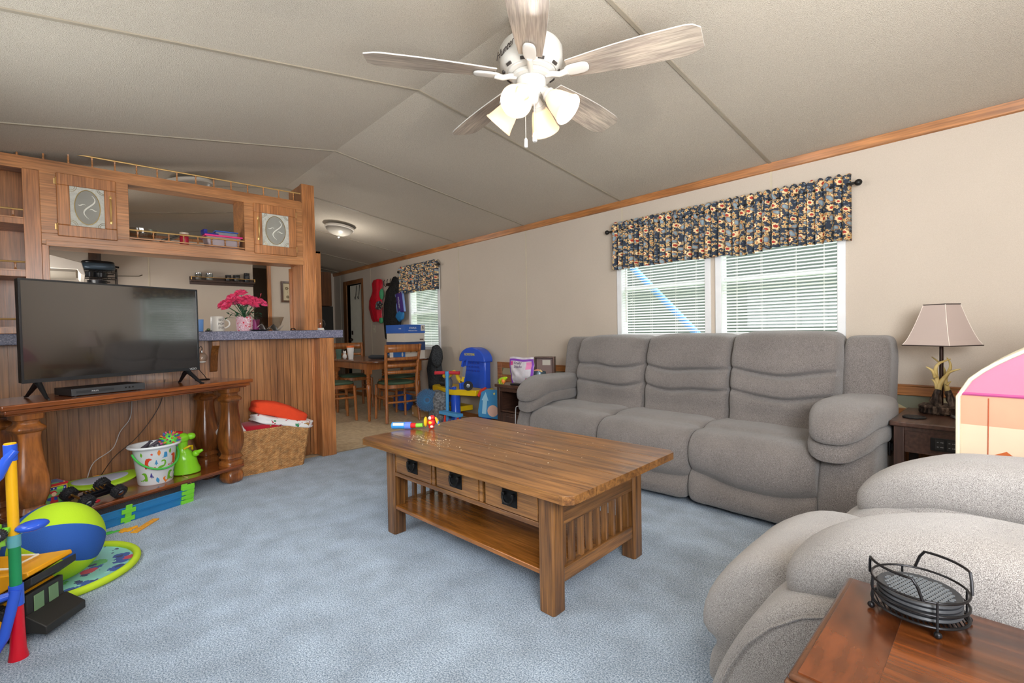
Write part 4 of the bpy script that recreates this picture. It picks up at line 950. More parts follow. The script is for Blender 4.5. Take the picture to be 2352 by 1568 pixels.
for x in (-.088, .085):
    for y in (-.062, .062): wheel(rcar, (x, y, .038+(.035 if y > 0 else .0)), .036, .042, (.0, 1, .55 if y > 0 else .45))
b = MB().cb((0, 0, .042), (.15, .035, .025), (R(20), 0, 0)); b.cb((-.0, .0, .062), (.11, .025, .012), (R(20), 0, 0)); b.cb((.085, 0, .055), (.03, .05, .03), (R(20), 0, 0)); b.build('chassis', mat('chassis_black', 0x1b1b20, .35, .3), rcar, bevel=.003)
b = MB()
for x in (-.088, .085): b.cyl((x, -.06, .04), (x, .06, .075), .006, n=8)
for i in range(5): b.cyl((-.05+i*.022, -.01, .066), (-.05+i*.022, .014, .078), .004, n=6)
b.build('axle', mat('axle_gold', 0xb98a44, .3, .9), rcar)
b = MB().ell((-.03, -.055, .02), (.018, .01, .01), 10, 6); b.build('red_shock', mat('toy_red', 0xc2222c, .35), rcar)

# dinosaur print pail
pl_ = thing('toy_pail', 'white pail printed with dinosaurs and a green handle on the low shelf', 'pail', (-3.82, .345, SZ), R(110))
M_pw = mat('pail_white', 0xe8ebee, .35, var=.02)
b = MB(); b.rings([[(r*math.cos(2*PI*k_/48), r*.92*math.sin(2*PI*k_/48), z) for k_ in range(48)] for r, z in ((.088, 0), (.094, .006), (.118, .225), (.124, .232), (.142, .236), (.146, .243), (.142, .25), (.126, .249), (.118, .238), (.092, .012), (.02, .010))]); b.build('pail_body', M_pw, pl_)
SH = {'sauro': [(-.5, -.05), (-.42, .02), (-.3, -.0), (-.15, .14), (.05, .18), (.14, .10), (.22, .25), (.2, .42), (.1, .52), (-.03, .50), (-.1, .42), (-.02, .40), (.07, .43), (.12, .35), (.08, .2)][::1] + [(.0, .02), (-.05, .0)],
      'rex': [(-.5, -.3), (-.3, -.34), (-.05, -.2), (.05, -.05), (.0, .15), (-.1, .3), (-.22, .32), (-.25, .42), (-.05, .5), (.15, .46), (.24, .3), (.28, .0), (.28, -.4), (.15, -.42), (.12, -.28), (.0, -.42), (-.1, -.42), (-.06, -.32), (-.25, -.42), (-.45, -.4)],
      'tree': [(-.05, -.5), (.05, -.5), (.05, -.3), (.3, -.3), (.1, -.05), (.22, -.05), (.05, .18), (.14, .18), (0, .5), (-.14, .18), (-.05, .18), (-.22, -.05), (-.1, -.05), (-.3, -.3), (-.05, -.3)],
      'leaf': [(0, -.5), (.2, -.2), (.22, .1), (.1, .35), (0, .5), (-.1, .35), (-.22, .1), (-.2, -.2)],
      'star': [(.0, .5), (.12, .15), (.48, .15), (.2, -.08), (.3, -.45), (0, -.22), (-.3, -.45), (-.2, -.08), (-.48, .15), (-.12, .15)]}
def onpail(b, shape, th, z, s, flip=1, rot=0):
    pts = []
    for x, y in SH[shape]:
        x, y = x*flip*s, y*s; c, s_ = math.cos(rot), math.sin(rot); x, y = c*x-s_*y, s_*x+c*y
        zz = z+y; r = .094+(.118-.094)*(zz-.006)/.219+.0012; a = th+x/r
        pts.append((r*math.cos(a), r*.92*math.sin(a), zz))
    k0 = len(b.v); n = len(pts); cen = Vector((0, 0, 0))
    bm = bmesh.new(); vs = [bm.verts.new(p) for p in pts]; f_ = bm.faces.new(vs); r_ = bmesh.ops.triangulate(bm, faces=[f_]); bm.verts.index_update()
    for p in pts: b.v.append(Vector(p))
    for f2 in bm.faces: b.face(tuple(k0+v.index for v in f2.verts))
    bm.free()
F_ = -PI/2
prints = {'green_print': (0x6fae2c, [('sauro', F_-.05, .105, .10, 1, 0), ('sauro', F_+1.15, .11, .08, -1, .2), ('leaf', F_+.35, .205, .035, 1, 0), ('rex', F_+.45, .045, .065, -1, 0), ('rex', F_-1.0, .055, .06, 1, 0), ('leaf', F_-1.05, .2, .03, 1, 0), ('leaf', F_+2.2, .1, .08, 1, 0), ('sauro', F_-2.2, .12, .09, 1, 0)]),
          'red_print': (0xd8452a, [('rex', F_+.62, .145, .08, 1, 0), ('rex', F_-.72, .14, .075, -1, 0), ('star', F_-.55, .2, .018, 1, 0), ('star', F_+.95, .205, .018, 1, 0), ('rex', F_+2.6, .14, .08, 1, 0)]),
          'blue_print': (0x3f8fc0, [('leaf', F_-.3, .03, .04, 1, .2), ('leaf', F_+.95, .035, .035, 1, 0), ('tree', F_-.35, .145, .035, 1, 0), ('tree', F_+1.05, .15, .055, 1, 0), ('rex', F_+.1, .185, .04, 1, 0)]),
          'purple_print': (0x4a4290, [('tree', F_-.62, .065, .035, 1, 0), ('tree', F_+.85, .07, .035, 1, 0)]),
          'orange_print': (0xe07a28, [('rex', F_+.15, .025, .04, -1, .6), ('leaf', F_-.22, .205, .04, 1, 0)])}
for nm, (c, L_) in prints.items():
    b = MB()
    for a in L_: onpail(b, *a)
    b.build(nm, mat(nm, c, .4), pl_, smooth=False)
pts = []
for i in range(21):
    a = PI*i/20; pts.append((.128*math.cos(a), -.128*.92*math.sin(a)*.92-.004, .205-.105*math.sin(a)))
b = MB().tube([(p[0], p[1], p[2]) for p in pts], .0065, 8); b.build('handle', mat('handle_green', 0x4cb84e, .4), pl_)
sp = thing('spiky_ball', 'green ball with multicoloured rubber spikes resting in the pail', 'toy ball', (-3.80, .425, SZ+.262))
MB().ell((0, 0, 0), (.045, .045, .045), 20, 14).build('core', mat('spiky_green', 0x6fd24c, .5), sp)
cs = [mat('spike_%d' % i, c, .5) for i, c in enumerate((0xd9523a, 0x3a6fb0, 0xd84f8c, 0xe88a3c, 0x64508c, 0x76d04c))]
b = MB()
for i in range(70):
    z = 1-2*(i+.5)/70; a = i*2.39996; r = math.sqrt(1-z*z); d = Vector((r*math.cos(a), r*math.sin(a), z)); b.cur = i % 6
    b.tube([d*.040, d*.055, d*.062], [.006, .0055, .002], 6)
b.build('spikes', cs, sp)
M_gd = mat('grey_toy', 0x5c5560, .5)
for i, (x, y, z, a) in enumerate(((-3.80, .30, .365, .5), (-3.84, .36, .372, 2.))):
    g = thing('toy_animal', ['grey plastic dinosaur figure at the left inside the pail', 'grey plastic dinosaur figure beside the spiky ball inside the pail'][i], 'toy figure', (x, y, z), a)
    MB().tube([(-.06, 0, -.01), (-.03, 0, 0), (0, 0, .01), (.025, 0, .03), (.04, 0, .045), (.058, 0, .043)], [.002, .008, .013, .008, .007, .004], 8).build('body', M_gd, g)
    for q in (-.012, .018):
        for s in (-1, 1): MB().cyl((q, s*.008, .0), (q, s*.011, -.03), .004, .003, 6).build('leg', M_gd, g)
# toys filling the pail underneath so that nothing hovers
b = MB(); 
for i in range(16):
    a = i*2.4; r = .02+.052*math.sqrt(i/16); b.ell((-3.82+r*math.cos(a), .345+r*math.sin(a), SZ+.02+.19*(i % 6)/6), (.03, .022, .024), 8, 6, rot=(a, a*2, a))
tag(b.build('small_toys', mat('mixed_toys', 0x6f7796, .5, var=.4, vs=20)), 'jumble of small plastic toys filling the dinosaur pail', 'toys', kind='stuff')

dn = thing('dinosaur_toy', 'bright green hollow plastic dinosaur toy standing beside the pail', 'toy', (-3.90, .525, SZ), R(95))
M_dg = mat('toy_lime', 0x86cf2a, .18, var=.02)
b = MB(); b.rings([[(r*math.cos(2*PI*k_/32)*1.0+ox, r*.8*math.sin(2*PI*k_/32), z) for k_ in range(32)] for r, z, ox in ((.07, 0, 0), (.082, .006, 0), (.082, .03, 0), (.072, .06, -.004), (.070, .09, -.008), (.064, .12, -.012), (.05, .145, -.016), (.036, .165, -.02), (.034, .19, -.025), (.04, .22, -.03), (.036, .25, -.034), (.02, .275, -.036), (.005, .28, -.036))]); b.build('body', M_dg, dn)
b = MB().ell((-.03, -.0, .245), (.052, .042, .038), 18, 12); b.ell((.03, 0, .25), (.028, .026, .024), 14, 10); b.build('head', M_dg, dn)
b = MB().ell((.045, -.045, .135), (.022, .024, .022), 14, 10); b.tube([(.045, -.05, .14), (.062, -.07, .15), (.078, -.078, .158)], [.015, .013, .008], 10); b.build('arm', M_dg, dn)
MB().tube([(-.02, -.03, .175), (.01, -.04, .19), (.03, -.02, .185), (.035, .0, .16)], .007, 8).build('collar', mat('toy_yellow', 0xf0c820, .3), dn)
MB().ell((-.045, 0, .285), (.03, .025, .012), 14, 8).build('cap', mat('toy_red', 0xc2222c, .3), dn)
cord('pull_string', [(-3.83, .49, .136), (-3.79, .50, .136), (-3.745, .52, .12), (-3.735, .525, .075)], .0016, 0xd8b860, 'short yellow string hanging over the shelf edge onto the track')

# track on the carpet, ruler, connectors
M_trk = mat('track_blue', 0x2f7fb8, .35); M_grn = mat('track_green', 0x7ed63a, .4); M_orn = mat('track_orange', 0xf5ab2c, .4)
A, Bv = Vector((-3.46, .02, .0)), Vector((-3.655, .475, .0)); dv = (Bv-A); Lt = dv.length; ang = math.atan2(dv.y, dv.x)
tk = thing('toy_track', 'blue toy car track standing on edge in front of the low shelf', 'toy track', A, ang)
def trk(b, x0, x1, z0, z1, tilt):
    k_ = b.mark(); b.box(x0, -.002, z0, x1, .002, z1)
    for z in (z0, z0+.004, (z0+z1)/2-.006, (z0+z1)/2+.006, z1-.004): b.box(x0, -.007, z, x1, -.002, z+.003)
    b.xf(Matrix.Rotation(tilt, 4, 'X'), k_); return b
trk(MB(), 0, Lt, .001, .095, R(14)).build('track_lane', M_trk, tk)
def conn(par, x, w=.035):
    b = MB(); b.box(x-w*.45, -.012, .0, x+w*.45, -.005, .112)
    for z in (.012, .062): b.box(x-w, -.013, z, x+w, -.006, z+.026)
    b.xf(Matrix.Rotation(R(14), 4, 'X')); b.build('connector', M_grn, par, bevel=.001)
conn(tk, .17); 
b = MB()
for i in range(4): b.box(Lt-.03, -.016, .003+i*.03, Lt+.045, -.004, .025+i*.03)
b.box(Lt-.005, -.012, 0, Lt+.045, -.004, .125); b.box(Lt-.035, -.012, .10, Lt, -.004, .135); b.xf(Matrix.Rotation(R(10), 4, 'X')); b.build('launcher_gate', M_grn, tk, bevel=.001)
t = thing('toy_ruler', 'flat orange plastic strip with slots lying on the carpet', 'toy strip', (-3.373, .25, 0), R(144))
b = MB(); n_ = 6; W_, L_ = .018, .095
b.box(-L_, -W_, .002, L_, -W_+.008, .007); b.box(-L_, W_-.008, .002, L_, W_, .007)
for i in range(n_+1): x = -L_+2*L_*i/n_; b.box(max(-L_, x-.010), -W_+.008, .002, min(L_, x+.010), W_-.008, .007)
b.build('strip', M_orn, t)
t = thing('track_clip', 'orange plastic track clip on the carpet beside the green piece', 'toy part', (-3.37, .165, 0), R(120))
MB().box(-.03, -.012, .001, .03, .012, .008).box(-.012, -.03, .001, .012, .03, .009).box(.02, -.02, .001, .05, -.005, .012).build('clip_body', M_orn, t, bevel=.001)
t = thing('track_clip', 'green plastic track piece lying on the carpet by the big ball', 'toy part', (-3.385, .09, 0), R(100))
MB().box(-.045, -.012, .001, .02, .012, .010).box(.02, -.008, .001, .05, .008, .006).build('clip_body', mat('piece_green', 0x55c045, .4), t, bevel=.001)

# big ball and flying disc
def ball_mat():
    m, N, L, B = newmat('ball_fabric'); tc = N.new('ShaderNodeTexCoord'); sp_ = N.new('ShaderNodeSeparateXYZ'); L.new(tc.outputs['Object'], sp_.inputs[0])
    at = N.new('ShaderNodeMath'); at.operation = 'ARCTAN2'; L.new(sp_.outputs[1], at.inputs[0]); L.new(sp_.outputs[2], at.inputs[1])
    ml = N.new('ShaderNodeMath'); ml.operation = 'MULTIPLY_ADD'; ml.inputs[1].default_value = 3/PI; ml.inputs[2].default_value = 5.05; L.new(at.outputs[0], ml.inputs[0])
    md = N.new('ShaderNodeMath'); md.operation = 'MODULO'; md.inputs[1].default_value = 2; L.new(ml.outputs[0], md.inputs[0])
    lt = N.new('ShaderNodeMath'); lt.operation = 'LESS_THAN'; lt.inputs[1].default_value = .86; L.new(md.outputs[0], lt.inputs[0])
    mx = N.new('ShaderNodeMix'); mx.data_type = 'RGBA'; L.new(lt.outputs[0], mx.inputs[0]); mx.inputs[6].default_value = srgb(0xb5dc1e); mx.inputs[7].default_value = srgb(0x2456a8)
    L.new(mx.outputs[2], B.inputs['Base Color']); B.inputs['Roughness'].default_value = .85
    w = N.new('ShaderNodeTexNoise'); w.inputs['Scale'].default_value = 260; L.new(tc.outputs['Object'], w.inputs[0]); b = N.new('ShaderNodeBump'); b.inputs['Strength'].default_value = .3; b.inputs['Distance'].default_value = .003; L.new(w.outputs[0], b.inputs['Height']); L.new(b.outputs[0], B.inputs['Normal']); return m
b = MB().ell((0, 0, 0), (.168, .168, .168), 64, 40)
ax = Vector((.42, -.78, .46)).normalized(); 
o = b.build('beach_ball', ball_mat()); o.rotation_mode = 'QUATERNION'; o.rotation_quaternion = ax.to_track_quat('X', 'Z'); o.location = (-2.88, -.098, .178); tag(o, 'large lime and blue striped fabric ball on the flying disc', 'ball')
fd = thing('flying_disc', 'fabric flying disc with lime rim and bright print under the striped ball', 'flying disc', (-2.95, -.115, 0))
M_fp = blanket_mat('graffiti_print', 0x8fd8d8, [(0x2a58b8, 9, .36), (0x5cc06a, 7, .26), (0xd8395c, 8, .25), (0x23357c, 15, .22), (0x9fe6e0, 13, .15)])
MB().lathe([(.001, .006), (.15, .008), (.29, .010), (.29, .004), (.001, .003)], n=64).build('printed_cloth', M_fp, fd)
MB().tube([(.298*math.cos(2*PI*i/64), .298*math.sin(2*PI*i/64), .016) for i in range(64)], .016, 12, close=True).build('padded_rim', mat('rim_lime', 0xbfdc2c, .85, var=.05, vs=15), fd)

# dump truck
dt = thing('dump_truck', 'yellow and black toy dump truck behind the play stand', 'toy truck', (-2.56, -.245, 0), R(52))
M_ty = mat('truck_yellow', 0xe8a016, .35); M_tb = mat('truck_black', 0x2c2c2a, .5)
for x in (-.12, .085):
    for s in (-1, 1): wheel(dt, (x, s*.075, .062), .062, .05, (0, 1, 0), hub=M_ty)
b = MB().box(-.17, -.055, .07, .15, .055, .105); b.prism([(.02, .10), (.16, .10), (.165, .135), (.13, .165), (.02, .165)], -.07, .07, 'Y'); b.build('cab', M_ty, dt, bevel=.004)
b = MB().box(.145, -.075, .02, .165, .075, .16); b.box(.165, -.08, .025, .20, .08, .045); b.prism([(.165, .03), (.235, .02), (.235, .05), (.165, .09)], -.085, .085, 'Y'); b.build('bumper', M_tb, dt, bevel=.003)
b = MB().box(.1655, -.05, .07, .168, -.01, .145).box(.1655, .01, .07, .168, .05, .145); b.build('headlight', mat('lamp_greenish', 0x6f8f66, .2), dt, bevel=.002)
b = MB().prism([(-.2, .13), (.0, .12), (.13, .20), (.19, .235), (.185, .25), (.05, .235), (-.19, .235)], -.092, .092, 'Y'); b.build('dump_bed', M_ty, dt, bevel=.004)
b = MB().prism([(-.0, .118), (.135, .198), (.20, .232), (.20, .205), (.14, .165), (.04, .11)], -.094, .094, 'Y'); b.box(.03, -.05, .16, .10, .05, .19); b.build('bed_guard', M_tb, dt, bevel=.003)
b = MB().tube([(.02, -.06, .252), (.10, -.06, .252), (.10, .05, .252), (.02, .05, .252)], .004, 6); b.build('white_marking', mat('marking', 0xe8e4d8, .5), dt)

# play stand at the left edge: red feet, blue brackets, green and yellow tubes
ps = thing('play_stand', 'plastic toy stand of red, blue, green and yellow tubes at left edge', 'toy stand', (-2.30, -.178, 0))
M_pb = mat('toy_blue', 0x2f5ad0, .2, var=.02); M_py = mat('toy_amber', 0xf2b51c, .25, var=.02); M_pg = mat('toy_green', 0x1f8a54, .3, var=.02); M_pr = mat('toy_crimson', 0xcc1128, .25, var=.02); M_cy = mat('toy_aqua', 0x7fcfd8, .15, trans=.4)
for y, nm in ((0, 1), (-.42, 2)):
    MB().cyl((0, y, .41), (0, y, .70), .0145, n=20).build('yellow_tube', M_py, ps)
    MB().cyl((0, y, .22), (0, y, .385), .0155, n=20).build('green_tube', M_pg, ps)
    MB().cyl((0, y, .375), (0, y, .415), .0175, n=20).build('joint', M_cy, ps)
    MB().tube([(0, y, .24), (-.0, y, .10), (.012, y, .03), (.012, y, 0)], [.016, .018, .021, .026], 16).build('foot', M_pr, ps)
    b = MB().tube([(0, y, .665), (0, y, .72)], .0175, 18); s = -1 if y == 0 else 1
    b.tube([(.01, y-s*.012, .70), (.012, y+s*.008, .672), (.014, y+s*.028, .62), (.014, y+s*.07, .572), (0, y+s*.21, .555)], [.012, .015, .014, .013, .013], 14); b.build('upper_bracket', M_pb, ps, bevel=.001)
    MB().cyl((0, y, .70), (0, y, .724), .0155, n=20).build('tube_cap', M_py, ps)
    b = MB(); b.tube([(0, y, .175), (0, y, .245)], .019, 18); b.tube([(.012, y, .23), (.022, y+s*.012, .17), (.03, y+s*.03, .09), (.035, y+s*.06, .03), (.03, y+s*.21, .02)], [.0145]*5, 14)
    b.tube([(0, y, .215), (0, y+s*.1, .205), (0, y+s*.21, .205)], [.013]*3, 12); b.build('lower_bracket', M_pb, ps, bevel=.001)
b = MB().tube([(0, -.02, .40), (.0, -.21, .385), (0, -.40, .40)], .017, 14); b.build('cross_tube', blanket_mat('printed_tube', 0x8fcf40, [(0x2a3a30, 30, .22), (0xb8e86c, 20, .3)]), ps)
MB().ell((.01, .045, .435), (.035, .045, .017), 18, 10, rot=(0, 0, R(30))).build('blue_knob', M_pb, ps)
tc_ = thing('toy_car', 'small green toy car with chunky tyres hanging on the play stand', 'toy car', (-2.285, -.235, .435), R(80))
for x in (-.028, .032):
    for s in (-1, 1): wheel(tc_, (x, s*.028, 0), .019, .02, (0, 1, 0))
MB().box(-.045, -.015, -.004, .05, .015, .012).box(-.02, -.014, .012, .03, .014, .026).build('body', M_grn, tc_, bevel=.003)

# ================================================================== things on the bar and the console
orn = thing('ornament_stand', 'wire stand on the console holding a glass globe candle holder', 'ornament', (-4.11, .668, .748))
b = MB().tube([(.03*math.cos(a*PI/12), .045*math.sin(a*PI/12), .003) for a in range(24)], .003, 6, close=True)
b.tube([(0, .03, .003), (0, .012, .03), (0, -.035, .10), (0, -.04, .17), (0, -.015, .235), (0, -.004, .25), (0, .004, .235), (0, .0, .215)], .0025, 6); b.build('wire_stand', M_iron, orn)
MB().ell((0, .0, .165), (.036, .036, .038), 24, 16).build('glass_globe', mat('bubble_glass', 0xe8d8c8, .05, trans=.85, var=0), orn); MB().ell((0, 0, .135), (.026, .026, .010), 16, 8).build('wax', M_white, orn); MB().cyl((0, 0, .2), (0, 0, .216), .008, n=10).build('cap', M_chrome, orn)
BZ = 1.105
t = thing('tumbler', 'plain light blue plastic cup on the bar beside the television', 'cup', (-4.32, .69, BZ)); MB().lathe([(.026, 0), (.028, .01), (.031, .095), (.028, .095), (.025, .01), (.005, .008)], n=28).build('cup_body', mat('cup_blue', 0x6f9fe0, .4), t)
mg = thing('mug', 'white mug with dark lettering on the bar', 'mug', (-4.31, .812, BZ))
MB().lathe([(.044, 0), (.0475, .006), (.0475, .114), (.045, .118), (.043, .112), (.043, .01), (.005, .008)], n=40).build('mug_body', mat('mug_white', 0xe2dcd2, .3), mg)
MB().tube([(.0, .044+.040*math.sin(PI*i/14), .062+.034*math.cos(PI*i/14)) for i in range(15)], .0065, 10).build('handle', mat('mug_white', 0xe2dcd2), mg)
for i, s in enumerate(('BEST', 'MOM', 'EVER')):
    o = text('lettering', s, .026, Matrix.Identity(4), mat('ink', 0x3b3836, .6), mg, .0002, sx=.8)
    for v in o.data.vertices:
        a = R(24)+v.co.x/.048; v.co = Vector((.0482*math.cos(a), .0482*math.sin(a), .09-i*.031+v.co.y))
vs = thing('flower_vase', 'pink and clear beaded vase of hot pink silk roses on the bar', 'vase of flowers', (-4.30, 1.0, BZ))
M_bead_v = blanket_mat('beaded_glass', 0xd8a8b4, [(0xe8e4e4, 70, .3), (0xc82438, 36, .28), (0xf4d8de, 90, .25)])
MB().lathe([(.052, 0), (.056, .01), (.060, .06), (.058, .11), (.052, .118), (.048, .11), (.048, .02), (.005, .015)], n=36).build('vase_body', M_bead_v, vs)
M_rose = mat('rose_pink', 0xf8608e, .7, var=.12, vs=30); M_leaf = mat('leaf_green', 0x2f5c40, .6, var=.2, vs=30); M_stem = mat('stem_green', 0x3f6a3c, .6)
rs = random.Random(4)
RP = [(-.02, -.145, .215), (.03, -.10, .245), (-.02, -.075, .275), (.03, -.03, .255), (-.0, -.02, .31), (.04, .03, .265), (-.03, .04, .25), (.03, .085, .25), (-.01, .135, .235), (.045, -.13, .20), (.05, -.0, .225), (-.04, -.045, .235), (.04, .06, .215)]
for i, p in enumerate(RP):
    P = Vector(p); d = (P-Vector((0, 0, .06))).normalized(); q = d.to_track_quat('Z', 'Y').to_matrix().to_4x4()
    st_ = MB().tube([(0, 0, .03), Vector((0, 0, .11))+d*.02, P], .0022, 5).build('stem', M_stem, vs)
    b = MB()
    for ring, (nr, rad, ht, w) in enumerate(((3, .008, .022, .014), (5, .016, .018, .020), (6, .026, .012, .024), (6, .034, .0, .024))):
        for k_ in range(nr):
            a = 2*PI*k_/nr+ring*.7+i
            def pf(u, v, a=a, rad=rad, ht=ht, w=w):
                x = rad*(.35+.65*v)+.010*v*v; y = (u-.5)*2*w*(.4+.6*math.sin(v*PI*.75)); z = -.012+(ht+.018)*v-.006*(2*u-1)**2
                if v > .85: x += .005
                return (x*math.cos(a)-y*math.sin(a), x*math.sin(a)+y*math.cos(a), z)
            b.grid(pf, 4, 5)
    b.ell((0, 0, .004), (.010, .010, .014), 8, 6); b.xf(Matrix.Translation(P) @ q); b.build('rose', M_rose, vs)
for i in range(46):
    a = rs.uniform(0, 2*PI); r = rs.uniform(.02, .115); z = rs.uniform(.11, .225); c = Vector((r*.7*math.cos(a), r*math.sin(a), z)); b = MB()
    L_ = rs.uniform(.03, .045); b.grid(lambda u, v: ((v)*L_, (u-.5)*.026*math.sin(PI*(v*.92+.04)), .006*math.sin(v*3)), 3, 6)
    b.xf(Matrix.Translation(c) @ Matrix.Rotation(a+rs.uniform(-.6, .6), 4, 'Z') @ Matrix.Rotation(rs.uniform(-.5, .9), 4, 'Y')); b.tube([(0, 0, .10), c], .0012, 4); b.build('leaf', M_leaf, vs)
b = MB().tube([(0, .02, .1), (.02, .10, .24), (.03, .125, .31)], .0015, 5); b.ell((.028, .12, .30), (.004, .004, .012), 6, 5); b.ell((.022, .105, .265), (.004, .004, .01), 6, 5); b.build('berry_sprig', mat('berry_red', 0xa8343c, .5), vs)
gb = thing('glass_bowl', 'large clear glass bowl with crumpled paper napkins on the bar', 'bowl', (-4.42, 1.215, BZ))
MB().lathe([(.05, 0), (.055, .004), (.095, .05), (.118, .115), (.121, .12), (.117, .117), (.092, .052), (.05, .008), (.004, .007)], n=44).build('bowl_body', glassmat('bowl_glass', (.85, .83, .80, 1)), gb)
b = MB(); b.grid(lambda u, v: (.17*(v-.5)*.9, .20*(u-.5), .012+.05*abs(math.sin(u*7+1))*v*.6+.02*math.sin(u*13)), 16, 5); b.build('napkin', mat('napkin', 0xdcd8d2, .9), gb)
t = thing('cup', 'magenta tumbler behind the rose vase on the bar', 'cup', (-4.45, 1.115, BZ)); MB().lathe([(.028, 0), (.037, .10), (.034, .10), (.026, .006), (.004, .006)], n=24).build('cup_body', mat('cup_magenta', 0x9c3c78, .35), t)
t = thing('plate', 'flat black plate on the bar in front of the rose vase', 'plate', (-4.26, 1.10, BZ)); MB().lathe([(.04, 0), (.05, .002), (.082, .009), (.084, .011), (.05, .005), (.004, .004)], n=40).build('plate_body', mat('plate_black', 0x222024, .3), t)
t = thing('trinket', 'tiny dark trinket dish on the bar between the blue cup and the mug', 'trinket', (-4.28, .745, BZ)); MB().lathe([(.02, 0), (.024, .008), (.018, .01), (.004, .009)], n=16).build('dish', mat('trinket_dark', 0x3f3a34, .4), t); MB().ell((0, 0, .016), (.012, .014, .01), 10, 6).build('lid', mat('trinket_green', 0x5a6a48, .4), t)
t = thing('napkin_clip', 'small black wire holder on the bar by the corner post', 'holder', (-4.26, 1.365, BZ)); MB().tube([(0, -.017, .003), (0, -.012, .018), (0, .012, .018), (0, .017, .003)], .003, 6).tube([(-.02, -.017, .003), (-.02, -.012, .018), (-.02, .012, .018), (-.02, .017, .003)], .003, 6).box(-.022, -.019, 0, .003, .019, .004).build('wire', M_iron, t)
sg = thing('snow_globe', 'clear glass snow globe on a white base at the end of the bar', 'snow globe', (-4.28, 1.60, BZ))
MB().lathe([(.033, 0), (.035, .004), (.031, .018), (.028, .020)], n=32).build('base', M_white, sg); MB().ell((0, 0, .057), (.045, .045, .045), 32, 20).build('globe', glassmat('globe_glass', (.96, .96, .95, 1)), sg)
b = MB().lathe([(.012, .02), (.008, .04), (.004, .052)], n=10); b.ell((0, 0, .06), (.009, .009, .009), 10, 8); b.build('figurine', mat('figurine', 0xb9603c, .5, var=.4, vs=80), sg)

# in the open middle of the overhead cabinet (shelf top)
UZ = 1.745
t = thing('glass_dish', 'clear oval glass baking dish at the left of the cabinet pass-through', 'dish', (-4.30, .36, UZ)); b = MB(); b.rings([[(r*.6*math.cos(2*PI*k_/32), r*math.sin(2*PI*k_/32), z) for k_ in range(32)] for r, z in ((.05, 0), (.08, .05), (.09, .10), (.084, .10), (.074, .05), (.045, .008))]); b.build('dish_body', glassmat('dish_glass', (.82, .80, .76, 1), .1), t)
t = thing('muffin_tin', 'dark metal tin leaning beside the glass dish in the cabinet pass-through', 'tin', (-4.30, .52, UZ)); b = MB().cb((0, 0, .05), (.14, .12, .012), (R(25), 0, 0)); b.build('tin_body', mat('tin_dark', 0x4c4843, .3, .8), t, bevel=.003)
t = thing('jar', 'small red jar with a pale lid in the cabinet pass-through', 'jar', (-4.22, .60, UZ)); MB().lathe([(.026, 0), (.028, .004), (.028, .072), (.026, .078)], n=24).build('jar_body', mat('jar_red', 0xb0203a, .3), t); MB().lathe([(.029, .078), (.03, .08), (.03, .092), (.02, .094)], n=24).build('lid', mat('lid_pale', 0xbfae98, .4), t)
t = thing('food_container', 'clear plastic box with hot pink lid in the cabinet pass-through', 'food container', (-4.26, .85, UZ))
b = MB(); b.rings([[(sx*w, sy*l, z) for sx, sy in ((-1, -1), (1, -1), (1, 1), (-1, 1))] for w, l, z in ((.07, .10, 0), (.08, .118, .085))]); b.build('box_body', mat('milky_plastic', 0xc8b4b8, .3, trans=.5), t, bevel=.008)
MB().box(-.086, -.128, .083, .086, .128, .097).build('lid', mat('lid_pink', 0xe0307c, .35), t, bevel=.004)
t = thing('food_container', 'shallow container with blue lid on top of the pink-lidded box', 'food container', (-4.27, .875, UZ+.097)); MB().box(-.06, -.075, 0, .06, .075, .03).build('box_body', mat('smoky_plastic', 0x9c9ca8, .3, trans=.4), t, bevel=.006); MB().box(-.064, -.08, .03, .064, .08, .038).build('lid', mat('lid_blue', 0x3460b8, .35), t, bevel=.002)
t = thing('tray', 'dark blue notched plastic tray on top of the pink-lidded box', 'tray', (-4.22, .775, UZ+.097), R(5)); MB().box(-.05, -.06, 0, .03, .04, .012).box(-.05, -.06, .012, .03, -.035, .035).build('tray_body', mat('navy_plastic', 0x1c2480, .35), t, bevel=.002)
# ================================================================== kitchen beyond the bar
t = thing('range_hood', 'white sloping range hood seen through the opening over the television', 'range hood', (-5.3, -.54, 1.60))
b = MB().prism([(0, .19), (.24, .19), (.58, .10), (.60, .0), (.57, .0), (.55, .04), (0, .04)], -.76, 0, 'X'); b.build('hood_body', mat('hood_white', 0xc8c0b4, .35), t, bevel=.004)
MB().box(-.74, .02, .02, -.02, .54, .04).build('filter', mat('hood_grey', 0x7c7468, .5), t)
t = thing('wall_cabinet', 'brown kitchen wall cabinet above the white range hood', 'cabinet', (-5.3, -.54, 1.79))
MB().box(-.76, .0, 0, 0, .30, .34).build('cabinet_case', wood('kit_cab', 0x5e4026, 0x46301c, 'Z'), t, bevel=.003)
o = MB().box(-.74, .30, .01, -.39, .318, .33).build('door', MC['kit_cab'], t, bevel=.004); MB().tube([(-.42, .322, .04), (-.42, .335, .06), (-.42, .335, .10), (-.42, .322, .12)], .005, 6).build('handle', M_brass, o)
o = MB().box(-.37, .30, .01, -.02, .318, .33).build('door', MC['kit_cab'], t, bevel=.004); MB().tube([(-.34, .322, .04), (-.34, .335, .06), (-.34, .335, .10), (-.34, .322, .12)], .005, 6).build('handle', M_brass, o)
t = thing('wire_shelf', 'black wire shelf rack on the kitchen wall beside the range hood', 'wire rack', (PX, .165, 0))
b = MB()
for z in (1.58, 1.68, 1.75):
    for i in range(9): b.cyl((.01, -.13+i*.034, z), (.22, -.13+i*.034, z), .0022, n=5)
    b.cyl((.22, -.135, z), (.22, .145, z), .004, n=6); b.cyl((.01, -.135, z), (.01, .145, z), .004, n=6)
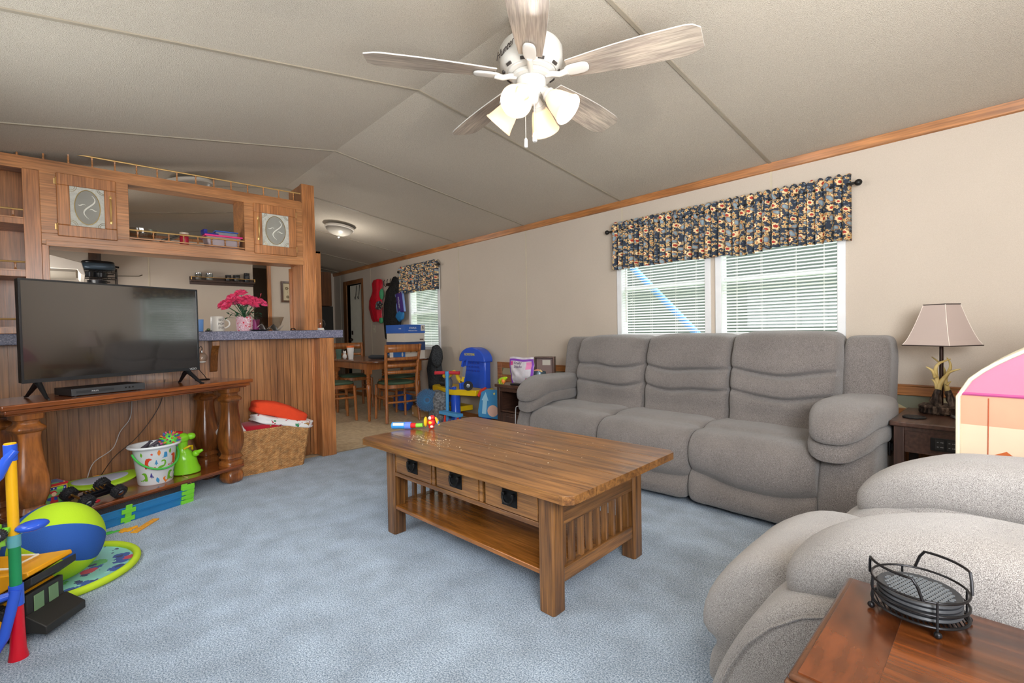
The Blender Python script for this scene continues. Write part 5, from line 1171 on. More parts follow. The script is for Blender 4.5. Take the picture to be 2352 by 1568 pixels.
for y in (-.135, .145): b.cyl((.01, y, 1.5), (.01, y, 1.80), .004, n=6); b.cyl((.22, y, 1.56), (.22, y, 1.77), .004, n=6)
b.build('rack_frame', M_iron, t)
b = MB().cyl((.03, .15, 1.72), (.12, .33, 1.72), .004, n=6).cyl((.12, .33, 1.72), (.12, .36, 1.735), .005, n=6); b.build('hook_arm', mat('tarnished', 0x6f6658, .3, .9), t)
t = thing('roasting_pan', 'dark blue-grey lidded roasting pan on top of the wire shelf', 'pan', (PX+.12, .17, 1.754)); b = MB().ell((0, 0, .04), (.10, .135, .042), 28, 12, .5, .6); b.build('pan_body', mat('pan_blue', 0x4a5a68, .35, .3), t); MB().ell((0, 0, .078), (.095, .13, .02), 28, 8, .6, .6).build('lid', mat('pan_black', 0x15161a, .3), t); MB().cyl((0, .13, .05), (0, .165, .045), .01, n=8).build('handle', M_black, t)
for i, (y, z, h) in enumerate(((.10, 1.684, .05), (.19, 1.684, .045), (.16, 1.584, .07))):
    t = thing('saucepan', ['black pan at left on the upper tier of the wire shelf', 'black pan at right on the upper tier of the wire shelf', 'wide black pan on the bottom tier of the wire shelf'][i], 'pan', (PX+.12, y, z)); MB().lathe([(.05, 0), (.07 if i == 2 else .05, .004), (.08 if i == 2 else .055, h), (.07 if i == 2 else .05, h)], n=20).build('pan_body', mat('pan_black', 0x15161a, .3), t)
    MB().cyl((0, .05, h*.8), (.0, .1, h*.85), .006, n=6).build('handle', M_black, t)
t = thing('spice_shelf', 'small dark wall shelf with a rail on the kitchen wall', 'shelf', (PX, 1.29, 1.70))
MB().box(.0, -.33, 0, .10, .33, .018).box(0, -.33, -.03, .012, .33, .06).build('shelf_board', wood('spice_wood', 0x4a3022, 0x33201a, 'Y'), t, bevel=.002); MB().cyl((.095, -.33, .05), (.095, .33, .05), .004, n=6).box(.09, -.33, .018, .10, -.32, .055).box(.09, .32, .018, .10, .33, .055).build('rail', M_brass, t)
for i, (y, h, r, c, l) in enumerate(((-.25, .085, .035, 0x77736a, 'leftmost spice jar on the small wall shelf'), (-.14, .085, .036, 0x8d8f88, 'grey-lidded spice jar second from the left on the wall shelf'), (.05, .075, .03, 0x35302c, 'short dark jar in the middle of the wall shelf'), (.14, .08, .036, 0x3c3a38, 'wide dark jar second from the right on the wall shelf'), (.25, .11, .032, 0x2c2e34, 'tallest dark jar at the right end of the wall shelf'))):
    t = thing('spice_jar', l, 'jar', (PX+.05, 1.29+y, 1.718), group='jars on the spice shelf'); MB().lathe([(r*.95, 0), (r, .004), (r, h*.75), (r*.8, h*.8)], n=18).build('jar_body', mat('jar_%x' % c, c, .3, trans=.2), t); MB().lathe([(r*.95, h*.8), (r*.97, h*.82), (r*.97, h), (r*.5, h+.002)], n=18).build('lid', M_chrome if i < 2 else M_black, t)
t = thing('picture_frame', 'small framed botanical print on the wall beyond the corner post', 'picture', (PX+.004, 2.09, 1.49))
b = MB(); b.box(0, -.15, 0, .02, -.125, .27); b.box(0, .125, 0, .02, .15, .27); b.box(0, -.125, 0, .02, .125, .025); b.box(0, -.125, .245, .02, .125, .27); b.build('frame', wood('frame_wood', 0x5c3a22, 0x3f2616, 'Z'), t, bevel=.002)
MB().box(.002, -.125, .025, .008, .125, .245).build('print_paper', mat('print_cream', 0xc9bc9c, .7), t, smooth=False)
b = MB()
for (y, z, s) in ((-.08, .18, .022), (-.07, .07, .02), (.0, .12, .025), (.07, .19, .02), (.06, .06, .022)):
    for k_ in range(5): a = 2*PI*k_/5; disc_pts = [(.0085, y+s*.6*math.cos(a)+s*.4*math.cos(2*PI*i/8), z+s*.6*math.sin(a)+s*.4*math.sin(2*PI*i/8)) for i in range(8)]; b.poly(disc_pts)
    b.tube([(.009, y, z-s*.3), (.009, y+.01, z-.06)], .0012, 4)
b.build('botanical_motif', mat('motif_brown', 0x6a5a40, .7), t, smooth=False)
t = thing('wall_hook', 'dark hook with small purple hanger beside the partition edge', 'hook', (PX+.02, 2.335, 1.62)); MB().tube([(0, 0, .05), (.02, 0, .0), (.03, .02, -.02), (.02, .03, .0)], .004, 6).build('hook', mat('hook_purple', 0x3c2438, .4), t)
def dome(loc, label, tilt):
    t = thing('dome_light', label, 'ceiling light', loc); t.rotation_euler = (tilt, 0, 0)
    MB().lathe([(.10, .03), (.165, .02), (.168, .0), (.160, -.008), (.15, -.008)], n=40).build('rim', mat('dome_rim', 0xcdc6ba, .4), t)
    MB().lathe([(.158, -.004), (.15, -.022), (.12, -.05), (.07, -.072), (.02, -.082), (.002, -.083)], n=40).build('glass_bowl', mat('dome_glass', 0x9c958a, .35), t)
    MB().lathe([(.012, -.082), (.009, -.095), (.012, -.105), (.004, -.112)], n=14).build('finial', M_white, t)
dome((-5.56, 2.34, 2.325), 'frosted dome ceiling light with a finial over the dining area', R(-8))
l_ = bpy.data.lights.new('dome_fill', 'POINT'); l_.energy = 6.5; l_.color = (1, .96, .9); l_.shadow_soft_size = .02; o_ = bpy.data.objects.new('dome_fill', l_); COL.objects.link(o_); o_.location = (-5.56, 2.34, 2.0)  # point light added under the unlit dome to brighten the dining area
dome((-4.62, .70, 2.31), 'frosted dome ceiling light partly hidden above the overhead cabinet', R(9))

# ================================================================== dining area
M_hon = wood('honey_chair', 0xb9743a, 0x98572a, 'Z', rough=.35, coat=.3, along=1.5, cross=14, blot=.1)
M_dtop = wood('dining_top', 0x7e4c2c, 0x5c341c, 'X', rough=.25, coat=.5, along=1.5, cross=12)
M_gseat = mat('green_vinyl', 0x47604c, .5, var=.06)
dtb = thing('dining_table', 'brown wooden dining table with turned legs', 'dining table', (-5.86, 2.92, 0))
poly = []
for (cx, cy, a0) in ((.54, .28, 0), (-.54, .28, 90), (-.54, -.28, 180), (.54, -.28, 270)):
    for k_ in range(9): a = R(a0+90*k_/8); poly.append((cx+.16*math.cos(a), cy+.16*math.sin(a)))
MB().prism(poly, .715, .738).build('tabletop', M_dtop, dtb, bevel=.006, seg=3)
b = MB(); b.box(-.5, -.37, .625, .5, -.35, .715); b.box(-.5, .35, .625, .5, .37, .715); b.box(-.50, -.35, .625, -.48, .35, .715); b.box(.48, -.35, .625, .50, .35, .715); b.build('apron', M_hon, dtb, bevel=.002)
tl = [(.012, 0), (.016, .01), (.018, .05), (.014, .07), (.018, .08), (.017, .10), (.026, .36), (.029, .43), (.020, .45), (.028, .465), (.020, .48), (.028, .50), (.018, .515), (.027, .53), (.020, .545), (.026, .56), (.034, .575)]
for sx in (-1, 1):
    for sy in (-1, 1):
        b = MB().lathe(tl, (sx*.475, sy*.345, 0), 20); b.box(sx*.475-.034, sy*.345-.034, .575, sx*.475+.034, sy*.345+.034, .715); b.build('leg', M_hon, dtb)
def chair(label, loc, rz):
    c = thing('dining_chair', label, 'chair', loc, rz, 'dining chairs round the dining table')
    for s in (-1, 1):
        MB().tube([(s*.205, .225, 0), (s*.195, .20, .25), (s*.19, .19, .45), (s*.20, .215, .70), (s*.215, .27, .93)], [.018, .019, .021, .019, .016], 8).build('rear_leg', M_hon, c)
        MB().tube([(s*.195, -.20, 0), (s*.185, -.185, .43)], [.015, .020], 8).build('front_leg', M_hon, c)
    def slat(z, h, name='slat'):
        b = MB(); q = (z-.45)/.48; yb = .19+.08*q**1.6; b.grid(lambda u, v: ((u-.5)*(.39+.03*q), yb+.035*(1-(2*u-1)**2), z+(v-.5)*h), 12, 2); b.build(name, M_hon, c, solid=.016)
    slat(.885, .09, 'top_rail')
    for z in (.76, .68, .60): slat(z, .038)
    b = MB(); b.lathe([(.20, .40), (.215, .405), (.215, .445), (.20, .45)], n=36, sq=3.2, ph=0); b.warp(lambda x, y, z: (x, y*.98, z)); b.build('seat_frame', M_hon, c)
    b = MB(); b.lathe([(.20, .448), (.208, .46), (.195, .475), (.12, .485), (.01, .487)], n=36, sq=3.2); b.build('seat_pad', M_gseat, c)
    b = MB(); b.tube([(-.19, -.19, .27), (-.10, -.16, .27), (0, -.15, .27), (.10, -.16, .27), (.19, -.19, .27)], .012, 8)
    for s in (-1, 1): b.tube([(s*.19, -.19, .29), (s*.21, .0, .29), (s*.195, .20, .29)], .012, 8)
    b.tube([(-.195, .20, .24), (0, .23, .24), (.195, .20, .24)], .012, 8); b.build('stretcher', M_hon, c); return c
c0 = chair('ladder-back dining chair with its back toward the camera, nearest the boxes', (-5.28, 2.885, 0), R(-98))
dup(c0, (-5.80, 2.33, 0), R(172), 'ladder-back dining chair half hidden behind the bar post')
dup(c0, (-6.62, 2.95, 0), R(85), 'ladder-back dining chair at the far end of the table')
dup(c0, (-5.95, 3.30, 0), R(8), 'ladder-back dining chair between the table and the long wall')
TZ = .738
t = thing('travel_cup', 'white paper cup with an orange lid on the dining table', 'cup', (-5.98, 2.62, TZ)); MB().lathe([(.030, 0), (.032, .005), (.045, .15), (.04, .152)], n=28).build('cup_body', M_white, t); MB().lathe([(.047, .15), (.049, .155), (.047, .172), (.04, .174)], n=28).build('lid', mat('lid_orange', 0xe8702c, .4), t)
t = thing('bear_figurine', 'small white bear figurine beside the orange-lidded cup', 'figurine', (-6.0, 2.55, TZ)); MB().ell((0, 0, .035), (.028, .028, .036), 14, 10).ell((0, 0, .085), (.02, .02, .02), 12, 8).build('body', M_white, t); MB().ell((0, -.014, .105), (.007, .005, .007), 8, 6).ell((0, .014, .105), (.007, .005, .007), 8, 6).build('ear', M_white, t)
t = thing('glass', 'pale green drinking glass behind the nearest chair back on the dining table', 'glass', (-6.12, 2.52, TZ)); MB().lathe([(.03, 0), (.036, .13), (.034, .13), (.027, .01), (.003, .008)], n=24).build('glass_body', mat('green_glass', 0x7fa090, .1, trans=.6), t)
t = thing('umbrella_bag', 'rolled dark grey fabric bundle with a loop lying on the dining table', 'bundle', (-5.60, 2.84, TZ), R(60)); MB().tube([(-.14, 0, .028), (-.10, 0, .03), (.06, 0, .024), (.12, 0, .02), (.15, 0, .015)], [.016, .028, .024, .018, .006], 12).build('roll', mat('fabric_dark', 0x34363a, .85), t); MB().tube([(.10+.035*math.cos(a), .01+.02*math.sin(a), .03+.018*math.sin(a)) for a in [2*PI*i/14 for i in range(14)]], .003, 6, close=True).build('loop', mat('loop_beige', 0xb9b2a0, .7), t)
t = thing('mug', 'plain white mug on the dining table beside the stacked boxes', 'mug', (-5.50, 2.97, TZ)); MB().lathe([(.038, 0), (.04, .004), (.04, .095), (.036, .095), (.036, .008), (.003, .007)], n=28).build('mug_body', M_white, t); MB().tube([(-.03, -.03, .08), (-.05, -.05, .07), (-.05, -.05, .03), (-.03, -.03, .02)], .006, 8).build('handle', M_black, t)
# paper boxes
M_bb = mat('box_blue', 0x2e5fb4, .5, var=.02); M_bw = mat('box_white', 0xcfc8bc, .6, var=.02); M_bn = mat('box_navy', 0x30446c, .5, var=.02); M_wt = mat('ink_white', 0xe8eef4, .5); M_ink = mat('ink_dark', 0x33363c, .5)
def pbox(label, z, lid, body, title, sub, lidtxt=True):
    t = thing('paper_box', label, 'box', (-5.40, 3.10, z), R(1), 'paper boxes stacked on the dining table')
    w, d = .142, .225
    MB().box(-d, -w, 0, d, w, .125).build('box_body', [body], t, bevel=.001)
    o = MB().box(-d-.005, -w-.005, .108, d+.005, w+.005, .215).build('lid', [lid], t, bevel=.001)
    M1 = frame_m((d+.0056, -.03 if sub else 0, .172), (0, 1, 0), (0, 0, 1)); text('lettering', title, .032 if sub else .026, M1, M_wt, o, .0002, sx=.85)
    text('lettering', sub or 'PAPER', .016, frame_m((d+.0056, -.03, .140), (0, 1, 0), (0, 0, 1)), M_wt, o, .0002)
    text('lettering', title, .02, frame_m((.12, -w-.0056, .165), (1, 0, 0), (0, 0, 1)), M_wt, o, .0002, sx=.8)
    return t, o
t1, o1 = pbox('carton of copy paper with navy lid, lower of the two stacked boxes', TZ, M_bn, M_bw, 'HAMMERMILL', None)
b = MB().tube([(.2258, -.02+.045*math.cos(a), .085+.02*math.sin(a)) for a in [PI*i/10 for i in range(11)]], .007, 6); b.build('hand_hole', mat('hole_dark', 0x4a4036, .8), t1)
MB().box(-.225, -.1428, .0, .225, -.142, .108).build('side_print', mat('side_blue', 0x2c66ae, .5), t1, smooth=False)
b = MB(); disc(b, .16, .06, .028, -.1436, 12, .7); disc(b, -.1, .06, .022, -.1436, 12, .7); b.build('leaf_logo', M_bw, t1, smooth=False)
t2, o2 = pbox('carton of copy paper with blue lid, on top of the navy-lidded carton', TZ+.216, M_bb, M_bw, 'STAPLES', 'Multipurpose Paper')
MB().box(.2306, .085, .135, .2312, .142, .21).build('number_label', M_bw, o2, smooth=False); text('number', '8', .055, frame_m((.2316, .114, .172), (0, 1, 0), (0, 0, 1)), M_ink, o2, .0002)
MB().box(.2256, .07, .02, .226, .125, .035).build('product_mark', mat('mark_brown', 0x5c4438, .5), t2, smooth=False)
t = thing('plastic_bag', 'crumpled white plastic bag beside the stacked paper boxes', 'bag', (-5.72, 3.22, TZ)); b = MB().ell((0, 0, .09), (.07, .09, .09), 20, 14); wrinkle(b, 0, .05, 14, 3); b.build('bag_film', mat('bag_film', 0xb4b2b0, .4), t)

# coats on the rack
rk = thing('coat_rack', 'dark metal coat rack with hooks fixed to the long wall', 'coat rack', (-6.48, WY, 1.82)); MB().box(-.27, -.018, -.02, .27, -.001, .02).build('rail', wood('rack_dark', 0x3c2a20, 0x2a1c16, 'X'), rk, bevel=.002)
for x in (-.22, -.12, -.02, .09, .20): MB().tube([(x, -.015, -.01), (x, -.05, -.035), (x, -.07, -.01), (x, -.075, .04), (x, -.06, .07)], .005, 6).build('hook', M_iron, rk)
def coat(name, label, loc, prof, M, seed, cat='coat', depth=.5, folds=9, amp=.014, shear=0, hood=None):
    t = thing(name, label, cat, loc); rr = []
    n = 44
    for i, (z, w, ox) in enumerate(prof):
        ring = []
        for k_ in range(n):
            a = 2*PI*k_/n; f = 1+.10*math.sin(a*folds+seed+z*5)+.06*math.sin(a*5+z*11+seed)
            ring.append((ox+w*math.cos(a)*f, min(.0, -.055)+w*depth*math.sin(a)*f*.55, z))
        rr.append(ring)
    b = MB().rings(rr); wrinkle(b, 0, amp, 11, seed); 
    for i in range(len(b.v)): b.v[i].y = min(b.v[i].y, -.006)
    b.build('shell', M, t); 
    if hood: h = MB().ell(hood[0], hood[1], 24, 16); wrinkle(h, 0, amp, 12, seed+2); h.build('hood', M, t)
    return t
M_redc = mat('red_quilt', 0xc8142a, .35, var=.15, vs=14, bump=.4, bs=40); M_blkc = speckle('black_wool', [0x0f0f10, 0x1f1f20, 0x34332f], sc=120, big=8, bigv=.2, rough=.8)
coat('coat', 'shiny red quilted coat hanging on the wall rack', (-7.03, WY, 1.25), [(0, .10, .05), (.05, .15, .03), (.22, .185, .0), (.34, .18, .0), (.43, .145, .03), (.50, .14, .06), (.60, .155, .07), (.66, .12, .09), (.67, .05, .10)], M_redc, 1, folds=7)
coat('coat', 'long black coat hanging on the wall rack beside the red coat', (-6.50, WY, .98), [(0, .17, -.02), (.03, .19, -.02), (.3, .24, -.01), (.55, .22, .02), (.72, .18, .04), (.82, .11, .10), (.90, .07, .11), (.93, .03, .11)], M_blkc, 5, folds=8)
tag(MB().ell((-6.83, WY-.05, 1.68), (.05, .03, .09), 14, 10).ell((-6.86, WY-.05, 1.27), (.06, .03, .05), 14, 10).build('green_scarf', mat('mint_cloth', 0x4c9a6c, .8, bump=.3, bs=30)), 'mint green cloth hanging between the red and black coats', 'scarf')
tag(wrinkle(MB().ell((-6.83, WY-.10, 1.50), (.08, .05, .07), 18, 12), 0, .02, 20, 3).build('knit_hat', blanket_mat('knit_mix', 0x2c2624, [(0xcab070, 22, .28), (0x5c7ca0, 18, .25), (0xd8d0c8, 34, .2)])), 'small dark patterned hat hanging between the red and black coats', 'hat')
gbag = thing('gift_bag', 'purple hanging bag with white lettering and blue lower end by the coats', 'bag', (-6.15, WY-.07, 1.26)); gbag.rotation_euler = (0, R(-10), 0)
b = MB().grid(lambda u, v: ((u-.5)*.20+.0, -.015-.012*math.sin(u*PI), .10+v*.30), 10, 8); b.build('purple_panel', mat('bag_purple', 0x4a3480, .5), gbag, solid=.012)
for s in (-1, 1): MB().box(s*.10-.006, -.028, .10, s*.10+.006, .0, .40).build('blue_edge', mat('edge_blue', 0x7a90c8, .5), gbag)
text('lettering', 'xcluser', .062, frame_m((.0, -.036, .25), (0, 0, -1), (1, 0, 0)), M_wt, gbag, .0003)
b = MB().ell((-.03, -.02, .06), (.11, .035, .07), 20, 12); wrinkle(b, 0, .02, 15, 4); b.build('blue_end', mat('bag_blue', 0x2c78b4, .5), gbag)
sw = thing('light_switch', 'ivory light switch plate on the long wall below the red coat', 'light switch', (-7.20, WY, 1.14)); MB().box(-.035, -.006, -.058, .035, 0, .058).build('plate', mat('ivory', 0xc8c0ac, .4), sw, bevel=.003); MB().box(-.006, -.014, -.012, .006, -.005, .012).build('toggle', mat('ivory', 0xc8c0ac), sw)
# between dining table and sofa
coat('jacket', 'dark grey padded jacket draped over the low chair by the small window', (-5.22, 3.47, .14), [(0, .10, -.02), (.05, .13, -.0), (.25, .165, .02), (.45, .15, .0), (.58, .12, .02), (.68, .10, .05), (.74, .07, .04), (.76, .02, .04)], speckle('grey_wool', [0x1c1e20, 0x33363a, 0x4c5054], sc=150, big=8, bigv=.15, rough=.85), 3, 'jacket', folds=6, hood=((.12, -.09, .62), (.08, .07, .15)))
st2 = thing('step_stool', 'low wooden stool under the grey jacket', 'stool', (-5.22, 3.40, 0)); MB().box(-.15, -.12, .20, .15, .10, .235).build('seat', M_hon, st2, bevel=.003)
for sx in (-1, 1):
    for sy in (-1, 1): MB().box(sx*.12-.015, sy*.08-.015-.01, 0, sx*.12+.015, sy*.08+.015-.01, .20).build('leg', M_hon, st2)
M_card = mat('cardboard', 0xb08a5c, .8, var=.06)
t = thing('cardboard_box', 'small brown cardboard box on the floor under the grey jacket', 'box', (-5.24, 3.20, 0), R(-12)); MB().box(-.11, -.075, 0, .11, .075, .13).build('carton', M_card, t, bevel=.002); MB().box(-.095, -.0765, .02, -.055, -.075, .05).build('label', M_bw, t, smooth=False)
t = thing('shoe_box', 'thin brown cardboard box on the low stool under the jacket', 'box', (-5.16, 3.30, .235), R(-8)); MB().box(-.11, -.05, 0, .11, .04, .06).build('carton', M_card, t, bevel=.002); MB().box(-.10, -.0515, .01, -.06, -.05, .04).build('label', M_bw, t, smooth=False)
t = thing('blue_tote', 'bright blue patterned bag on the floor under the dining table', 'bag', (-5.86, 3.30, 0)); b = MB().ell((0, 0, .12), (.17, .10, .13), 22, 14, .7); wrinkle(b, 0, .03, 10, 7); 
for v in b.v: v.z = max(.0, v.z)
b.build('bag_body', blanket_mat('tote_print', 0x2458b4, [(0x5ea0e0, 12, .25), (0x2c2450, 18, .2)]), t)
bg = thing('mesh_bag', 'grey cloth sack with a round blue bristly disc against it', 'bag', (-4.655, 3.09, 0))
b = MB(); b.rings([[(w*math.cos(2*PI*k_/30)*(1+.06*math.sin(k_*1.7)), w*.55*math.sin(2*PI*k_/30), z) for k_ in range(30)] for w, z in ((.13, 0), (.16, .03), (.175, .18), (.16, .30), (.11, .37), (.03, .385))]); wrinkle(b, 0, .012, 14, 8); 
for v in b.v: v.z = max(.0, v.z)
b.build('cloth_sack', speckle('sack_grey', [0x4c4e52, 0x6c6e72, 0x85878a], sc=40, big=5, bigv=.15, rough=.8), bg)
MD = Matrix.Translation((-.03, -.135, .285)) @ Vector((.72, -.66, .15)).to_track_quat('Z', 'Y').to_matrix().to_4x4()
b = MB(); 
for k_ in range(44):
    for q in range(5): a = 2*PI*(k_+.35*q)/44; r = .022+.023*q; b.cyl((r*math.cos(a), r*math.sin(a), 0), ((r+.022)*math.cos(a), (r+.022)*math.sin(a), .012), .0026, n=4)
b.xf(MD); b.build('bristles', mat('bristle_blue', 0x4c86b4, .4), bg)
b = MB().lathe([(.122, -.012), (.124, 0), (.10, .002), (.001, .004)], n=30); b.xf(MD); b.build('bristle_disc', mat('disc_navy', 0x2c4a6c, .5), bg)

# toy workbench
wb = thing('toy_workbench', 'blue and yellow plastic toy workbench with an arched top against the wall', 'toy workbench', (-4.55, WY, 0))
b = MB().box(-.06, -.16, .40, .375, -.07, .735); b.build('back_panel', M_pb, wb, bevel=.02, seg=3)
arc = [(-.085, .715)]+[(.158-.243*math.cos(PI*i/16), .73+.155*math.sin(PI*i/16)) for i in range(17)]+[(.40, .715)]
MB().prism(arc, -.19, -.06, 'Y').build('arched_top', M_pb, wb, bevel=.012, seg=3)
text('lettering', 'GOODYEAR', .042, frame_m((.13, -.192, .80), (1, 0, 0), (0, 0, 1)), mat('ink_yellow', 0xe8d820, .4), wb, .001, sx=.85)
b = MB()
for z in (.60, .645, .69): 
    for i in range(5): b.box(.02+i*.055, -.168, z, .055+i*.055, -.160, z+.018)
b.build('tool_relief', mat('relief_blue', 0x2444b0, .3), wb, bevel=.003)
b = MB().prism([(-.50, -.28), (-.44, -.34), (-.05, -.42), (.10, -.44), (.40, -.32), (.40, -.06), (-.50, -.06)], .345, .41); b.build('work_top', mat('bench_yellow', 0xecc61c, .3), wb, bevel=.006)
for x, y in ((-.40, -.25), (.10, -.38), (.34, -.12), (-.40, -.10)): MB().lathe([(.055, 0), (.05, .01), (.045, .345), (.05, .348)], (x, y, 0), 16, sq=4).build('leg', M_pb, wb)
MB().box(-.36, -.34, .13, .06, -.10, .19).build('low_tray', mat('bench_yellow', 0xecc61c), wb, bevel=.006)
t = thing('toy_saw', 'grey toy saw with a blue handle standing on the workbench', 'toy saw', (-4.36, 3.24, .41), R(15)); MB().prism([(-.02, .13), (.02, .13), (.045, .26), (.04, .27), (.0, .255)], -.003, .003, 'Y').build('blade', mat('saw_grey', 0x8d9094, .4), t); MB().tube([(-.02, 0, .26), (-.0, 0, .33), (.06, 0, .34), (.05, 0, .27)], .012, 8).build('handle', M_pb, t); MB().box(-.02, -.01, 0, .02, .01, .135).build('post', M_pb, t)
t = thing('toy_snake', 'yellow and brown spotted toy curving over the workbench', 'toy', (-4.49, 3.22, .41), R(5)); MB().tube([(-.20, 0, .14), (-.12, 0, .135), (-.07, 0, .17), (-.02, 0, .19), (.03, 0, .17), (.05, 0, .12), (.09, 0, .085), (.13, 0, .10), (.14, 0, .14)], [.03, .028, .026, .026, .024, .022, .024, .022, .016], 12).build('body', blanket_mat('spotted_yellow', 0xe8c420, [(0x5c3c18, 16, .3)]), t); MB().cyl((-.16, 0, 0), (-.16, 0, .12), .02, n=10).cyl((.09, 0, 0), (.09, 0, .07), .018, n=10).build('support', M_pb, t)
t = thing('glass_jar', 'clear plastic jar of small parts on the workbench', 'jar', (-4.60, 3.20, .41)); MB().lathe([(.04, 0), (.045, .005), (.045, .09), (.03, .11)], n=20).build('jar_body', mat('jar_clear', 0x9ca0a4, .15, trans=.6), t); MB().lathe([(.032, .11), (.034, .112), (.034, .125), (.02, .126)], n=20).build('lid', M_chrome, t)
t = thing('coiled_hose', 'black coiled toy hose at the left of the workbench top', 'toy', (-4.76, 3.24, .41)); MB().tube([(.09*(i/60)-.04, .035*math.cos(i*.7), .045+.035*math.sin(i*.7)) for i in range(90)], .007, 6).build('coil', M_black, t)
t = thing('spoked_disc', 'small black spoked toy wheel standing at the right of the workbench top', 'toy wheel', (-4.22, 3.20, .41)); wheel(t, (0, 0, .052), .05, .02, (.7, -.7, 0))  # a toy wheel with tyre and hub, set upright
t = thing('building_bits', 'small dark blue and yellow toy pieces at the front of the workbench top', 'toy', (-4.44, 3.15, .41)); MB().box(-.05, -.02, 0, .0, .02, .02).box(.01, -.02, 0, .05, .01, .035).build('blue_bits', M_pb, t, bevel=.003); MB().box(-.01, -.01, .02, .02, .01, .04).build('yellow_bit', M_py, t, bevel=.003)

# scooter
sc_ = thing('scooter', 'light blue toy scooter with red handgrips in front of the workbench', 'scooter', (-4.45, 3.07, 0), R(35))
M_sb = mat('scooter_blue', 0x4f9fd8, .35, var=.08, vs=30)
MB().tube([(0, 0, .05), (0, .01, .35), (0, .02, .60)], .019, 14).build('steering_post', M_sb, sc_)
MB().tube([(0, .02, .57), (0, .02, .62)], .026, 12).build('stem_cap', M_sb, sc_)
for s in (-1, 1): MB().cyl((s*.025, .02, .605), (s*.14, .02, .602), .019, n=14).ell((s*.145, .02, .602), (.008, .023, .023), 12, 8).build('handgrip', mat('grip_red', 0xc8303c, .5), sc_)
MB().box(-.05, .0, .055, .05, .34, .075).build('deck', M_sb, sc_, bevel=.006)
wheel(sc_, (-.03, -.01, .04), .04, .025, (1, 0, 0), M=mat('wheel_purple', 0x8a5c9c, .4), nm='front_wheel'); wheel(sc_, (.03, -.01, .04), .04, .025, (1, 0, 0), M=MC['wheel_purple'], nm='front_wheel'); wheel(sc_, (0, .36, .04), .04, .025, (1, 0, 0), M=MC['wheel_purple'], nm='rear_wheel')
# child's chair with a blue castle print (no character)
kc = thing('child_chair', "child's blue printed chair with red corners between workbench and end table", 'chair', (-3.74, 3.13, 0), R(8))
b = MB().prism([(-.20, .16), (.20, .16), (.225, .22), (.205, .40), (.17, .46), (-.15, .46), (-.19, .42), (-.215, .22)], -.012, .012, 'Y'); b.xf(Matrix.Rotation(R(-8), 4, 'X')); b.build('backrest', mat('kid_blue', 0x3f8fc4, .4, var=.1), kc, bevel=.006)
b = MB()
for x in (-1, 1): b.tube([(x*.13, -.005, .465), (x*.19, -.008, .44), (x*.225, -.008, .38)], .017, 10)
b.xf(Matrix.Rotation(R(-8), 4, 'X')); b.build('corner_guard', mat('kid_red', 0xd8402c, .4), kc)
b = MB(); P_ = -.0135
b.poly([(-.15, P_, .20), (-.09, P_, .20), (-.09, P_, .34), (-.15, P_, .34)]); b.poly([(-.17, P_, .34), (-.07, P_, .34), (-.12, P_, .43)]); b.poly([(.06, P_, .22), (.13, P_, .22), (.13, P_, .36), (.06, P_, .36)]); b.poly([(.045, P_, .36), (.145, P_, .36), (.095, P_, .42)]); b.xf(Matrix.Rotation(R(-8), 4, 'X')); b.build('castle_print', mat('kid_pale', 0x9fd0e8, .5), kc, smooth=False)
b = MB(); P_ = -.0138; b.poly([(-.0+.075*math.cos(2*PI*i/18), P_, .24+.06*math.sin(2*PI*i/18)) for i in range(18)]); b.xf(Matrix.Rotation(R(-8), 4, 'X')); b.build('round_print', mat('kid_peach', 0xe4b8a4, .5), kc, smooth=False)
b = MB(); b.poly([(.0+.018*math.cos(PI/2+2*PI*i/10)*(1 if i % 2 == 0 else .45), P_, .42+.018*math.sin(PI/2+2*PI*i/10)*(1 if i % 2 == 0 else .45)) for i in range(10)]); b.xf(Matrix.Rotation(R(-8), 4, 'X')); b.build('star_print', mat('kid_star', 0xe8e070, .5), kc, smooth=False)
MB().box(-.19, -.30, .13, .19, -.02, .155).build('seat', mat('kid_blue', 0x3f8fc4), kc, bevel=.01)
for sx in (-1, 1):
    for y in (-.28, -.04): MB().cyl((sx*.16, y, .13), (sx*.18, y, 0), .014, n=10).build('leg', MC['kid_red'], kc)
sbn = thing('toy_bench', 'small blue toy seat with red legs under the workbench', 'toy seat', (-4.27, 3.0, 0)); MB().box(-.19, -.04, .15, .16, .04, .185).build('seat', M_sb, sbn, bevel=.004)
for x in (-.12, .12): MB().cyl((x, 0, .15), (x-.03, 0, 0), .012, n=8).build('leg', MC['kid_red'], sbn)

# ================================================================== left end table and what stands on it
lt_ = thing('side_table', 'dark brown side table with an open niche at the far end of sofa', 'end table', (-3.16, 3.13, 0)); w, d = .205, .275; LT = .578
MB().box(-w, -d, LT-.03, w, d, LT).build('tabletop', M_esp, lt_, bevel=.006, seg=3)
for sx in (-1, 1):
    for sy in (-1, 1): MB().box(min(sx*(w-.015), sx*(w-.05)), min(sy*(d-.02), sy*(d-.055)), 0, max(sx*(w-.015), sx*(w-.05)), max(sy*(d-.02), sy*(d-.055)), LT-.03).build('leg', M_espz, lt_, bevel=.002)
MB().box(-w+.05, -d+.03, .51, w-.05, -d+.045, LT-.03).box(-w+.02, -d+.055, .06, -w+.03, d-.055, LT-.03).box(w-.03, -d+.055, .06, w-.02, d-.055, LT-.03).box(-w+.05, d-.04, .06, w-.05, d-.03, LT-.03).build('side_panel', M_esp, lt_)
MB().box(-w+.03, -d+.04, .32, w-.03, d-.04, .335).box(-w+.05, -d+.03, .06, w-.05, d-.04, .075).build('shelf', M_esp, lt_)
